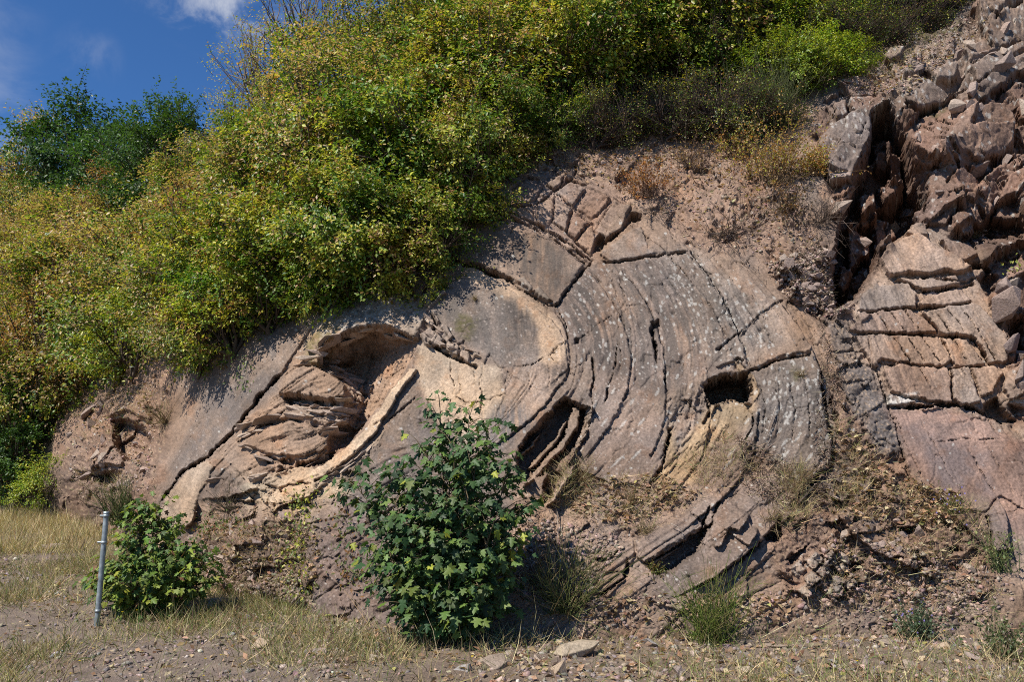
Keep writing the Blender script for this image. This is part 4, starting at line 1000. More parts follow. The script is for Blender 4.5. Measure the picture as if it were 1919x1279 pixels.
scatter(OCT, OCTF, fp, rnd_dir(len(fp)) * (1, 1, 0.4), rnd_dir(len(fp), 1.5), np.stack([gs * 1.2, gs * 1.3, gs], -1) * RND.uniform(0.6, 1.4, (len(fp), 3)), palette(len(fp), [(0.30, 0.215, 0.175), (0.24, 0.18, 0.15), (0.36, 0.28, 0.22)], [5, 3, 3]), acc)
tag(obj('gravel', acc.mesh('gravel', M_ROCK)), 'loose gravel and stone chips over the ground', kind='stuff')

LEAF = np.array([(0, 0, 0), (-0.28, 0.45, 0.09), (0.28, 0.45, 0.09), (0, 1, -0.05)]); LEAFF = np.array([(0, 2, 3), (0, 3, 1)])
acc = Acc()
gp = np.vstack([ground_spots(9500, lambda px, py, x, y: np.clip(0.15 + 0.8 * fbm(x * 0.7, y * 0.7, 231, 3) + 0.5 * (px > 600), 0.03, 1)),
                face_spots(['1000,1110 1480,1120 1480,1170 1000,1170', '1060,900 1240,890 1320,930 1180,990 1060,960', '1560,860 1760,1000 1840,1120 1560,1100', '1700,900 1800,930 1800,1000 1700,980', '920,310 1240,250 1300,300 960,340', '380,980 600,1000 600,1110 380,1080', '1000,310 1250,240 1480,350 1560,500 1420,480 1240,400', '120,760 300,700 280,900', '1570,170 1780,80 1850,60 1700,200', '1560,780 1680,900 1700,1000 1560,960'], 3600)])
n = len(gp)
scatter(LEAF, LEAFF, gp + RND.uniform(0.005, 0.03, (n, 1)) * np.array((0, -0.3, 1)), rnd_dir(n) * (1, 1, 0.35), rnd_dir(n, 1.2), RND.uniform(0.035, 0.085, n), palette(n, [(0.34, 0.23, 0.14), (0.25, 0.15, 0.09), (0.42, 0.33, 0.21), (0.19, 0.12, 0.08), (0.30, 0.28, 0.10)], [5, 3, 4, 2, 0.5]), acc)
tag(obj('leaf_litter', acc.mesh('leaf_litter', M_DRY)), 'curled brown fallen leaves lying over soil and stones', kind='stuff')

BLADE = np.array([(-0.5, 0, 0), (0.5, 0, 0), (-0.32, 0.55, 0.04), (0.32, 0.55, 0.04), (0, 1, 0.22)]); BLADEF = [np.array([(0, 1, 3), (0, 3, 2), (2, 3, 4)])]
def grass(name, label, clumps, per, hgt, cols, wts, spread=0.07, width=0.004, lean=0.55):
    acc = Acc(); n = len(clumps) * per
    c = np.repeat(clumps, per, 0)
    h = np.repeat(np.exp(RND.normal(0, 0.3, len(clumps))), per) * hgt * RND.uniform(0.4, 1.15, n)
    off = RND.normal(size=(n, 3)) * spread * np.repeat(RND.uniform(0.5, 1.6, len(clumps)), per)[:, None]; off[:, 2] = -0.01
    tipd = norm(off * np.array((1, 1, 0)) / spread * lean * 0.5 + RND.normal(size=(n, 3)) * lean * 0.6 + np.array((0, 0, 1.0)))
    tipd[:, 2] = np.abs(tipd[:, 2]); nr = rnd_dir(n) * (1, 1, 0.2) + np.array((0, -0.5, 0.2))
    scatter(BLADE, BLADEF[0], c + off, tipd, nr, np.stack([width * RND.uniform(0.7, 1.5, n), h, h], -1), palette(n, cols, wts, 0.25), acc)
    return tag(obj(name, acc.mesh(name, M_DRY)), label, kind='stuff')
STRAW = [(0.52, 0.43, 0.24), (0.38, 0.30, 0.16), (0.24, 0.24, 0.09), (0.12, 0.17, 0.05), (0.24, 0.165, 0.11)]
gl = ground_spots(5600, lambda px, py, x, y: np.clip((0.25 + 1.3 * fbm(x * 0.55 + 3, y * 0.55, 241, 3)) * np.where(px < 760, 1.0, 0.3) + 0.25 * ((py < 1080) & (px < 380)), 0.02, 1))
grass('dry_grass', 'thin dry grass with straw and green blades over stony ground', gl, 9, 0.21, STRAW, [2.6, 3, 3, 3.4, 3.0], 0.10, 0.0045, 1.0)
bl = ground_spots(1500, lambda px, py, x, y: 1.0 * ((px > -60) & (px < 290) & (py > 955) & (py < 1040)) * np.clip(0.5 + 1.2 * fbm(x * 0.6, y * 0.6, 243, 3), 0.05, 1), -14, -6, 9, 17)
grass('straw_grass', 'pale bleached grass patch at the foot of the soil bank', bl, 9, 0.26, STRAW, [7, 3, 0.8, 0.3, 0.5], 0.09, 0.006, 0.6)
ff = face_spots(['1050,900 1230,890 1310,930 1200,1000 1060,960', '1560,780 1640,860 1640,980 1560,960', '1650,880 1850,960 1850,1080 1680,1040', '900,300 1010,280 1030,320 920,345', '1280,860 1370,810 1420,890 1330,930', '380,960 600,990 600,1130 380,1090', '1020,880 1110,860 1080,940 1030,960', '1780,60 1560,130 1640,170 1760,100', '1560,1020 1880,1100 1880,1180 1500,1160', '140,880 260,890 240,950 160,940', '120,740 300,720 280,800 160,830', '1460,880 1510,860 1520,960 1470,1000'], 900)
grass('bank_grass', 'wispy dry grass hanging on the ledges of the rock', ff, 6, 0.15, STRAW + [(0.24, 0.16, 0.11)], [4, 4, 1.5, 1, 3, 3], 0.05, 0.0035, 1.3)
acc = Acc()
yf = ground_spots(75, lambda px, py, x, y: np.where(px < 420, 0.8, 0.06))
for p in yf:
    h = 0.10 + 0.14 * RND.random(); q = p + np.array((RND.normal() * 0.02, RND.normal() * 0.02, h))
    V, F = tube([p, (p + q) / 2 + RND.normal(size=3) * 0.01, q], 0.0012, 3); acc.add(V, F, (0.16, 0.19, 0.06))
    V = q + 0.010 * np.array([(math.cos(a), math.sin(a), 0.25 * (k % 2)) for k, a in enumerate(np.arange(8) * math.pi / 4)]); acc.add(np.vstack([V, q]), [(k, (k + 1) % 8, 8) for k in range(8)], (0.75, 0.55, 0.02))
tag(obj('yellow_wildflowers', acc.mesh('yellow_wildflowers', M_LEAF)), 'tiny yellow wildflower heads dotted through the dry grass', kind='stuff')

def twigs(name, label, spots, ln, cols):
    acc = Acc(); n = len(spots); d = norm(rnd_dir(n) * (1, 0.7, 0.8)); d[:, 1] -= 0.2
    TW = np.array([(-0.5, 0, 0), (0.5, 0, 0), (0, 0, 0.8), (-0.3, 0.5, 0.5), (0.3, 0.5, 0.5), (0.0, 1, 0.1)]); TF = np.array([(0, 1, 4), (0, 4, 3), (1, 2, 4), (2, 0, 3), (2, 3, 4), (3, 4, 5)])
    L = ln * RND.uniform(0.4, 1.6, n)
    scatter(TW, TF, spots + np.array((0, -0.012, 0.01)), d, rnd_dir(n), np.stack([0.004 * RND.uniform(.6, 1.6, n), L, 0.004 + 0.10 * L * RND.random(n)], -1), palette(n, cols, [1] * len(cols), 0.25), acc)
    tag(obj(name, acc.mesh(name, M_DRY)), label, kind='stuff')
twigs('dry_twigs', 'dry twigs and dead stalks strewn over soil and ledges', np.vstack([face_spots(['900,330 960,280 1100,240 1250,230 1480,330 1560,480 1480,560 1290,460 1100,330', '1440,500 1540,440 1600,590 1560,600', '960,920 1300,900 1180,1010 1080,1130 960,1120', '1560,780 1700,880 1850,1000 1860,1130 1500,1130', '330,960 560,930 600,1130 380,1120', '100,760 320,690 290,920 150,940', '1560,170 1700,90 1850,30 1850,80 1640,230', '1540,600 1580,700 1570,860 1520,960', '1380,820 1470,860 1500,960 1400,930'], 4200), ground_spots(2200, lambda px, py, x, y: 1.0 + 0 * px)]), 0.13, [(0.26, 0.19, 0.14), (0.14, 0.10, 0.08), (0.38, 0.30, 0.21), (0.20, 0.13, 0.09)])

st = ground_spots(260, lambda px, py, x, y: np.clip(0.3 + fbm(x * 0.5, y * 0.5, 245, 2), 0.05, 1))
grass('grass_stalks', 'tall single dry grass stalks bending over the ground', st, 3, 0.42, STRAW[:3], [4, 2, 1], 0.05, 0.004, 0.9)
# ------------------------------------------------------------------ trees and shrubs of the slope
GREEN = (0.060, 0.130, 0.018); MID = (0.155, 0.235, 0.028); YEL = (0.36, 0.36, 0.05); TAN = (0.37, 0.265, 0.13); BRN = (0.24, 0.125, 0.05); ORG = (0.36, 0.17, 0.04); DK = (0.030, 0.072, 0.016)
def branch_points(rng, n, lump=0.3, flat=1.0, low=0.0):
    """tips of twigs through a lumpy crown of radius about 1, its foot at z=0"""
    d = norm(rng.normal(size=(n, 3)))
    r = rng.random(n) ** 0.42
    sh = 1 + lump * (0.8 * np.sin(d[:, 0] * 3.1 + rng.random() * 6) * np.sin(d[:, 1] * 2.7 + 1) + 0.7 * np.sin(d[:, 2] * 5 + d[:, 0] * 4 + rng.random() * 6)) + 0.12 * rng.normal(size=n)
    p = d * (r * sh)[:, None]
    m = 27                                        # twigs gather in sprays with gaps between them
    c = p[rng.choice(n, m, replace=False)]; c = c / np.maximum(np.linalg.norm(c, axis=1, keepdims=True), 0.3) * rng.uniform(0.5, 1.05, (m, 1))
    k = rng.integers(0, m, n); g = rng.random(n) < 0.88
    p[g] = (c[k] + rng.normal(size=(n, 3)) * np.array((0.17, 0.17, 0.095)))[g]
    p[:, 2] = p[:, 2] * flat + flat + low
    return p[p[:, 2] > 0.05]
def make_tree(name, seed, ntwig, leaf, per, cols, wts, outer=None, lump=0.35, flat=1.05, low=0.1, twig_len=0.30, droop=0.25, nbranch=90, bark=(0.10, 0.075, 0.055), clump=0.72, leaves=True, twigs_shown=150, mat=None):
    rng = np.random.default_rng(seed)
    tips = branch_points(rng, ntwig, lump, flat, low)
    n = len(tips)
    cen = np.array((0, 0, flat * 0.75 + low))
    out = norm(tips - cen)
    td = norm(out * np.array((1, 1, 0.6)) + np.array((0, 0, 0.35)) + 0.45 * rng.normal(size=(n, 3)))
    root = Acc(); P0 = np.zeros(3)
    # trunk forks near the foot into limbs, each limb into branches that reach the twigs
    K = 7
    limbs = norm(np.c_[np.cos(np.arange(K) * 2.4), np.sin(np.arange(K) * 2.4), 1.1 + 0.9 * rng.random(K)]) * (0.75 + 0.5 * rng.random((K, 1))) * flat
    V, F = tube([P0 - (0, 0, 0.25), P0 + (0.01, 0, 0.12), P0 + (0.0, 0.02, 0.3 * flat)], [0.07, 0.055, 0.05], 6); root.add(V, F, bark)
    for l in limbs:
        a = np.array((0, 0, 0.22 * flat)); b = a + l * 0.55 + rng.normal(size=3) * 0.06; c = a + l * 1.05 + rng.normal(size=3) * 0.1
        V, F = tube([a, (a + b) / 2 + rng.normal(size=3) * 0.03, b, c], [0.040, 0.032, 0.022, 0.008], 5); root.add(V, F, bark)
    sel = rng.choice(n, min(nbranch, n), replace=False)
    for i in sel:
        l = limbs[np.argmax((limbs / np.linalg.norm(limbs, axis=1, keepdims=True)) @ norm(tips[i] - (0, 0, 0.22 * flat)))]
        a = np.array((0, 0, 0.22 * flat)) + l * rng.uniform(0.25, 0.9); m = (a + tips[i]) / 2 + rng.normal(size=3) * 0.06
        V, F = tube([a, m, tips[i], tips[i] + td[i] * twig_len], [0.014, 0.010, 0.006, 0.002], 3); root.add(V, F, bark)
    for i in rng.choice(n, min(twigs_shown, n), replace=False):
        V, F = tube([tips[i] - td[i] * 0.12, tips[i] + td[i] * twig_len], [0.005, 0.0015], 3); root.add(V, F, bark)
    wood = root.mesh(name + '_wood', M_BARK)
    crown = None
    if leaves:
        acc = Acc()
        t = np.tile(np.linspace(0.0, 1.0, per), n); side = np.tile(np.where(np.arange(per) % 2, 1.0, -1.0), n)
        tdr = np.repeat(td, per, 0); tp = np.repeat(tips, per, 0)
        up = norm(np.array((0, 0, 1.0)) + 0.75 * np.repeat(out, per, 0) + 0.5 * rng.normal(size=(n * per, 3)))
        sd_ = norm(np.cross(tdr, up))
        pos = tp + tdr * (t * twig_len)[:, None] + np.array((0, 0, -1)) * (droop * twig_len * t ** 2)[:, None] + 0.03 * rng.normal(size=(n * per, 3))
        ld = norm(sd_ * side[:, None] * 0.8 + tdr * 0.7 + np.array((0, 0, -0.45)) + 0.35 * rng.normal(size=(n * per, 3)))
        size = leaf * (0.6 + 0.6 * rng.random(n * per))
        cols_ = np.array(cols); w = np.array(wts, float) / sum(wts)
        q = 0.5 + 0.5 * np.clip(1.3 * fbm(tips[:, 0] * 1.3 + seed, tips[:, 1] * 1.3 + tips[:, 2] * 1.1, seed, 2), -1, 1)      # whole twigs share a colour
        u = clump * np.repeat(q, per) + (1 - clump) * rng.random(n * per)
        rk = np.argsort(np.argsort(u)) / (n * per)
        ci = np.searchsorted(np.cumsum(w), rk).clip(0, len(cols) - 1)
        col = cols_[ci]
        if outer is not None:                     # dried leaves mostly towards the sunny outside and top
            prob = outer[1] * np.clip((np.linalg.norm(pos - cen, axis=1) - 0.5) * 1.3 + 0.45 * (pos[:, 2] - cen[2]), 0, 1)
            col = np.where((rng.random(n * per) < prob)[:, None], np.array(outer[0]), col)
        col = np.clip(col * (1 + 0.22 * rng.normal(size=(n * per, 1))), 0.012, 0.6)
        scatter(LEAF, LEAFF, pos, ld, up, np.stack([size, size, size], -1), col, acc)
        crown = acc.mesh(name + '_crown', mat or M_LEAF)
    return wood, crown
KIND = {}
def kind(key, n, *a, **k):
    KIND[key] = [make_tree(key, 1000 + 17 * i + hash_str(key), *a, **k) for i in range(n)]
def hash_str(s): return sum(ord(c) * (i + 1) for i, c in enumerate(s)) % 997
kind('green', 3, 850, 0.072, 14, [GREEN, MID, YEL, BRN], [2.4, 4.0, 3.2, 0.5], outer=(TAN, 0.10))
kind('scorched', 3, 850, 0.064, 13, [MID, GREEN, YEL, TAN, BRN], [3.6, 2.6, 2.4, 1.4, 0.7], outer=(TAN, 0.34))
kind('ochre', 2, 900, 0.052, 12, [MID, YEL, TAN, BRN, ORG], [2.6, 3.2, 2.4, 1.5, 0.6], outer=(TAN, 0.35), lump=0.45)
kind('dark', 2, 900, 0.072, 14, [DK, GREEN, (0.05, 0.10, 0.03)], [4, 2, 3], lump=0.45)
kind('rust', 1, 700, 0.045, 12, [BRN, ORG, TAN, MID], [4, 2, 2, 2])
kind('thicket', 2, 560, 0.046, 10, [(0.10, 0.08, 0.035), MID, BRN, (0.05, 0.085, 0.02), YEL], [2, 2.5, 1.2, 4, 1], nbranch=200, twigs_shown=480, bark=(0.085, 0.062, 0.05), flat=0.8)
kind('fresh', 2, 620, 0.072, 12, [(0.16, 0.25, 0.02), YEL, MID, (0.26, 0.30, 0.03)], [4, 2, 3, 3], flat=0.8)
kind('sparse', 2, 420, 0.050, 7, [YEL, TAN, MID], [3, 3, 2], nbranch=110, twigs_shown=160, bark=(0.16, 0.12, 0.09), lump=0.5, flat=1.3)
def plant_tree(key, p, s, label, group, cat='tree', name=None, rot=None, lean=(0, 0), tint=None):
    w, c = KIND[key][RND.integers(len(KIND[key]))]
    t = obj(name or 'hill_shrub', None, None, tuple(p), (lean[0], lean[1], RND.uniform(0, 6.28) if rot is None else rot), (s, s, s * RND.uniform(0.9, 1.12)))
    tag(t, label, cat, group)
    b = obj('trunk', w, t)
    if c:
        o = obj('crown', c, t); v = tint if tint is not None else np.array((1, 1, 1)) * RND.uniform(0.82, 1.15) * np.array((RND.uniform(0.93, 1.08), 1, RND.uniform(0.9, 1.05)))
        o.color = (*v, 1)
    return t
# along the broken edge of the rock, near: base point in the photo, size
EL0 = 'bright green leafy shrub overhanging the edge of the folded rock'
EDGE = [(380, 690, .75, 'green shrub lowest on the rim, where the left limb meets the soil bank'), (450, 660, .85, 'green shrub hanging over the dark upper bed of the left limb'), (520, 625, .9, 'green shrub shading the top end of the left limb, left of the pale roots'), (350, 640, 1.0, 'shrub behind the lowest rim shrub, above the soil bank'), (590, 590, .8, 'green shrub with pale roots beneath it, left of the shaded hollow'), (440, 590, 1.1, EL0), (660, 560, .9, 'green shrub hanging straight above the roof of the shaded hollow'), (560, 540, 1.1, EL0),
        (730, 545, .85, 'green shrub dropping leaf shadows right of the hollow roof'), (800, 510, .75, 'green shrub hanging lowest over the broken teeth of the arch plate'), (850, 455, .85, 'green shrub shading the foot of the streaked arch plate'), (700, 470, 1.2, EL0), (880, 395, .8, 'green shrub at the left end of the thin curved beds above the arch'), (800, 400, 1.2, EL0), (925, 340, .75, 'green shrub beside the uppermost jointed blocks of the fold'), (900, 300, 1.1, EL0), (985, 300, .55, 'small green shrub with dry grass beneath it on the top of the fold'), (1050, 275, .6, 'small green shrub between the dry grass rim and the dark thicket'), (640, 420, 1.3, EL0), (520, 460, 1.3, EL0), (780, 560, .5, 'small spray of green leaves lowest above the pale fold core'), (620, 580, .55, 'small green shrub clinging above the left end of the hollow roof'), (1000, 240, 1.0, EL0)]
for x, y, s, lb in EDGE:
    p = slope_point(x, y, 0.1) + np.array((0, -0.12, -0.25))
    plant_tree('green' if x > 420 or y < 600 else ('green' if RND.random() < .5 else 'scorched'), p, s * 0.95, lb, 'green shrubs hanging over the edge of the rock', 'shrub', lean=(RND.uniform(0.1, 0.4), RND.uniform(-0.15, 0.15)))
THK = [(1110, 280, .6), (1170, 272, .65), (1240, 268, .7), (1300, 262, .75), (1355, 268, .7), (1400, 262, .6), (1290, 175, .8), (1200, 190, .8), (1370, 180, .8), (1130, 200, .8)]
for x, y, s in THK:
    plant_tree('thicket', slope_point(x, y, 0.1) + np.array((0, -0.1, -0.2)), s, 'dark twiggy half bare shrub at the rim of the soil slope', 'dark half bare shrubs along the top rim of the rock', 'shrub', lean=(0.2, 0))
for x, y, s in ((1600, 30, .8), (1650, 40, .8), (1720, 5, .8), (1790, -30, .8), (1540, 10, .9), (1640, -20, 1.0), (1440, 110, .7), (1860, -70, .9), (1590, 100, .6), (1650, 85, .65), (1710, 55, .65), (1770, 20, .7), (1830, -20, .7), (1690, 25, .8), (1560, 110, .7)):
    plant_tree('thicket', slope_point(x, y, 0.1) + np.array((0, 0, -0.25)), s, 'dark shaded shrub of bare twigs above the crag', 'dark twiggy shrubs in shade above the crag', 'shrub', lean=(0.2, 0))
for x, y, s in ((1440, 185, .62), (1500, 175, .6), (1540, 172, .6), (1585, 140, .45), (1395, 165, .6), (1470, 120, .7), (1380, 110, .8), (1330, 120, .8), (1420, 70, .8), (1500, 75, .8), (1570, 70, .7)):
    plant_tree('fresh', slope_point(x, y, 0.1) + np.array((0, -0.1, -0.15)), s, 'fresh yellow green shrub in full sun beside the upright broom', 'yellow green shrubs behind the upright broom', 'shrub', lean=(0.2, 0))
# the wooded slope behind: spaced at random, each kind in its own belt
VEG = pts('-60,960 60,860 120,760 330,700 480,600 640,540 800,420 900,290 1100,240 1300,200 1560,60 1700,-20 1900,-120 1900,-330 1300,-330 1100,-210 900,-60 730,95 640,190 560,275 460,355 385,405 260,435 130,445 -60,465')
def poisson(P, rad, tries=6000):
    acc_ = []
    for _ in range(tries):
        a, b = RND.uniform(P[:, 0].min(), P[:, 0].max()), RND.uniform(P[:, 1].min(), P[:, 1].max())
        if not inside(P, np.array([a]), np.array([b]))[0]: continue
        W = float(depth_at(a, b)[0]); r = rad(a, b, W)
        if all((a - u) ** 2 + ((b - v) * 1.25) ** 2 > (0.5 * (r + q)) ** 2 for u, v, q, _, _ in acc_):
            acc_.append((a, b, r, W, 0))
    return acc_
def size_at(W): return 0.95 + 0.045 * np.clip(W - 12, 0, 30)
pois = poisson(VEG, lambda a, b, W: 0.62 * size_at(W) * FPX / W)
BELT = {'green': ('leafy green shrub among the mass on the slope above the fold', 'green shrubs on the slope above the fold'),
        'scorched': ('shrub with sun scorched tan and yellow leaves on the ridge slope', 'sun scorched shrubs on the upper slope'),
        'ochre': ('fine leaved ochre autumn shrub on the distant left slope', 'ochre autumn shrubs on the left slope'),
        'dark': ('deep green shrub on the left slope below the skyline', 'deep green shrubs on the left slope'),
        'rust': ('rust brown withered shrub on the far left slope', 'rust brown shrubs on the left slope')}
for a, b, r, W, _ in pois:
    u = a + 60 * RND.normal(); d = b - np.interp(a, SKYLINE[:, 0], SKYLINE[:, 1])
    if W > 17 and a < 330: k = RND.choice(['ochre', 'ochre', 'ochre', 'ochre', 'scorched', 'scorched', 'rust'])
    elif u < 420: k = RND.choice(['scorched', 'ochre', 'scorched'])
    elif u < 720: k = RND.choice(['scorched', 'scorched', 'green', 'scorched'] if d < 300 else ['scorched', 'green', 'green'])
    else: k = RND.choice(['green', 'green', 'green', 'scorched', 'green'])
    plant_tree(k, slope_point(a, b) + np.array((0, 0, -0.25)), size_at(W) * RND.uniform(0.85, 1.2) * (0.72 if d < 130 and a < 1000 else 1.0), *BELT[k], 'shrub', lean=(RND.uniform(0.0, 0.3), RND.uniform(-0.15, 0.15)))
# skyline: broad dark green trees, a nearly bare one, and the ones at the left edge
for x, y, s, lb in ((130, 420, 1.95, 'broad dark green tree, tallest on the left skyline'), (215, 412, 1.6, 'dark green tree just right of the tallest one on the left skyline'), (185, 425, 1.1, 'dark green tree below the skyline pair, its crown low on the slope'), (295, 398, 1.3, 'dark green round tree on the skyline left of the tan ridge'), (335, 385, 1.2, 'small dark green tree topping the skyline beside the tan ridge'), (105, 440, 1.1, 'dark green tree lowest of the skyline group'), (255, 428, 1.05, 'dark green tree filling the dip under the skyline trees')):
    plant_tree('dark', slope_point(x, y) + np.array((0, 0, -0.4)), s, lb, 'dark green trees on the left skyline', name='broadleaf_tree', tint=np.array((0.75, 0.85, 0.8)) if s > 1.85 else None)
for x, y, s, k, lb in ((0, 430, 2.0, 'thicket', 'olive half bare tree at the left end of the skyline'), (60, 432, 1.7, 'scorched', 'olive tree on the skyline between the half bare and the dark tree'), (40, 470, 1.3, 'rust', 'rust red tree under the left end of the skyline'), (395, 390, 1.0, 'scorched', 'tan leaved tree in the skyline notch right of the dark trees')):
    plant_tree(k, slope_point(x, y) + np.array((0, 0, -0.3)), s, lb, None, name='broadleaf_tree')
for x, y, s, lb in ((500, 255, 1.15, 'nearly bare thin tree standing against the sky on the ridge'), (450, 310, 0.9, 'low thin leaved tree left of the bare one on the ridge'), (575, 190, 1.2, 'thin leaved tree right of the bare one, reaching the top edge of the picture')):
    plant_tree('sparse', slope_point(x, y) + np.array((0, 0, -0.2)), s, lb, None, name='thin_tree')
# left foot of the bank
for x, y, s, k, lb in ((30, 935, .85, 'dark', 'green leafy bush at the left edge, beside the dry grass'), (-30, 890, .95, 'dark', 'green bush cut by the left edge of the picture'), (85, 945, .55, 'fresh', 'small yellow green bush right of the left edge bush'), (30, 850, .8, 'dark', 'green bush above the left edge bush, in the shade of the slope'), (225, 700, .7, 'fresh', 'light green bush high on the soil bank under the slope'), (300, 640, .8, 'fresh', 'light green bush between the ochre slope and the overhang')):
    plant_tree(k, slope_point(x, y, -0.1) + np.array((0, 0, -0.15)), s, lb, None, 'bush', name='leafy_bush', tint=np.array((1.25, 1.25, 1.0)) if k == 'dark' else None)

# ------------------------------------------------------------------ maple bushes with lobed leaves
half = [(0.05, 0.0), (0.25, 0.0), (0.50, 0.10), (0.38, 0.23), (0.27, 0.32), (0.43, 0.44), (0.57, 0.66), (0.37, 0.63), (0.19, 0.60), (0.20, 0.80)]
out_ = [(0, 0.06)] + half + [(0, 1.06)] + [(-x, y) for x, y in half[::-1]]
ML = np.array([(0, 0.34, 0.0)] + [(x, y, -0.22 * abs(x) - 0.12 * y * y + 0.10 * (abs(x) > 0.45)) for x, y in out_])
MLF = np.array([(0, i + 1, (i + 1) % len(out_) + 1) for i in range(len(out_))])
def maple(name, label, cat, foot, stems, ntw, lsize, cols, wts, rx, ry, hz, single, seed, dense_low=0.6, stemcol=(0.16, 0.12, 0.07)):
    rng = np.random.default_rng(seed)
    t = obj(name, None, None, tuple(foot)); tag(t, label, cat)
    wood = Acc(); pos = []; out = []
    for (dx, dy, h, w) in stems:
        a = np.zeros(3); b = np.array((dx * 0.4, dy * 0.4, h * 0.45)); c = np.array((dx, dy, h))
        pp = np.array([a - (0, 0, 0.1), b * 0.5 + rng.normal(size=3) * 0.03, b, (b + c) / 2 + rng.normal(size=3) * 0.03, c])
        V, F = tube(pp, [w, w * 0.85, w * 0.65, w * 0.4, 0.003], 5); wood.add(V, F, stemcol)
        k = int(ntw * h * (0.62 if h > 1.65 else 1.0))
        for j in range(k):
            s = (0.12 + 0.88 * (j + rng.random()) / k); x = s * 4; i = min(int(x), 3); q = pp[i] + (pp[i + 1] - pp[i]) * (x - i)
            env = 0.30 + 0.75 * min(1.0, 0.55 + s) * (1.0 if s < 0.55 else max(0.0, 1 - ((s - 0.55) / 0.45)) ** 0.8)
            ang = rng.random() * 6.28; l = env * (0.4 + 0.6 * rng.random()) * 0.55
            e = q + np.array((math.cos(ang) * rx * l, math.sin(ang) * ry * l, 0.12 + 0.10 * rng.normal()))
            e[2] = max(e[2], 0.05)
            V, F = tube([q, (q + e) / 2 + (0, 0, 0.03), e], [0.006, 0.004, 0.002], 3); wood.add(V, F, stemcol)
            for m in range(5):                                   # leaves in opposite pairs and one at the tip
                u = (0.45, 0.45, 0.8, 0.8, 1.0)[m]; a2 = ang + (1.2, -1.2, 0.9, -0.9, 0)[m]
                pe = q + (e - q) * u; pl = lsize * (0.5 + 0.5 * rng.random())
                o2 = np.array((math.cos(a2), math.sin(a2), 0.25 + 0.2 * rng.normal()))
                pos.append(pe + o2 * pl * 0.7); out.append(o2)
    pos = np.array(pos); out = np.array(out); n = len(pos)
    tip = norm(out * np.array((1, 1, 0)) * 0.75 + np.array((0, 0, -0.62)) + 0.35 * rng.normal(size=(n, 3)))
    nr = norm(out * 0.55 + np.array((-0.35, -0.35, 0.75)) + 0.35 * rng.normal(size=(n, 3)))
    size = lsize * rng.uniform(0.65, 1.25, n)
    ci = rng.choice(len(cols), n, p=np.array(wts) / sum(wts))
    low = (pos[:, 2] < 0.4 * hz) & (rng.random(n) < dense_low); ci = np.where(low & (ci == 0), 1, ci)
    col = np.array(cols)[ci] * (1 + 0.25 * rng.normal(size=(n, 1)))
    wd = obj('stems', wood.mesh('stems', M_BARK), t)
    # the leaves that show largest are leaves of their own
    score = -pos[:, 1] / max(ry, 0.1) + 0.25 * np.linalg.norm(pos / np.array((rx, ry, hz)) - (0, 0, 0.5), axis=1) + 1.2 * size / lsize + 0.3 * rng.random(n)
    top = np.argsort(-score)[:single]; rest = np.setdiff1d(np.arange(n), top)
    if len(rest):
        acc = Acc(); scatter(ML, MLF, pos[rest], tip[rest], nr[rest], np.stack([size[rest] * rng.uniform(.7, 1.1, len(rest)), size[rest], size[rest] * rng.uniform(0.3, 2.2, len(rest))], -1), np.clip(col[rest], 0.01, 0.7), acc)
        r = obj('leaves', acc.mesh('leaves', M_MAPLE), t); r['kind'] = 'stuff'
    shared = []
    for c in cols:
        a = Acc(); a.add(ML * np.array((1, 1, rng.uniform(0.7, 1.6))), MLF, c); shared.append(a.mesh('leaf', M_MAPLE))
    for i in top:
        y = tip[i]; x = np.cross(y, nr[i]); x /= np.linalg.norm(x); z = np.cross(x, y)
        M = Matrix(((*(x[k] for k in range(0)), x[0], y[0], z[0], pos[i][0]), (x[1], y[1], z[1], pos[i][1]), (x[2], y[2], z[2], pos[i][2]), (0, 0, 0, 1)))
        o = bpy.data.objects.new('leaf', shared[ci[i]]); coll.objects.link(o); o.parent = t
        o.matrix_local = M @ Matrix.Diagonal((size[i] * rng.uniform(.7, 1.1), size[i], size[i] * rng.uniform(0.3, 2.2), 1)); v = max(0.5, 1 + 0.25 * rng.normal()); o.color = (v * rng.uniform(0.85, 1.3), v, v * rng.uniform(0.7, 1.1), 1)
    return t
stems = [(-0.42, -0.1, 1.55, .016), (0.25, -0.2, 1.6, .016), (-0.1, 0.1, 2.15, .018), (0.05, -0.15, 1.8, .015), (0.52, 0.0, 1.45, .015), (-0.65, 0.05, 1.25, .013), (0.18, 0.1, 2.1, .015), (0.0, -0.3, 1.3, .013), (0.38, -0.3, 1.0, .012), (-0.3, -0.35, 1.0, .012), (0.62, -0.2, 0.75, .011), (-0.5, -0.25, 0.75, .011), (-0.02, 0.2, 1.95, .014), (-0.95, 0.05, 1.5, .010), (-0.75, -0.1, 1.1, .011), (0.6, 0.0, 1.2, .011), (-0.45, -0.3, 1.25, .011), (0.2, -0.35, 1.3, .011), (0.05, -0.4, 0.6, .011), (0.4, 0.1, 1.75, .013), (0.3, -0.4, 0.55, .01), (-0.25, -0.4, 0.55, .01), (-0.22, 0, 1.75, .012)]
fp_ = ground_point(838, 1205); fp_[2] = float(ground_z(fp_[0], fp_[1]))
maple('maple_bush', 'tall dark green maple bush with lobed leaves in front of the rock', 'bush', fp_, stems, 32, 0.088,
      [(0.050, 0.098, 0.030), (0.090, 0.145, 0.034), (0.24, 0.26, 0.035), (0.034, 0.070, 0.026)], [5, 2.8, 0.4, 3.5], 1.0, 0.75, 2.2, 300, 41)
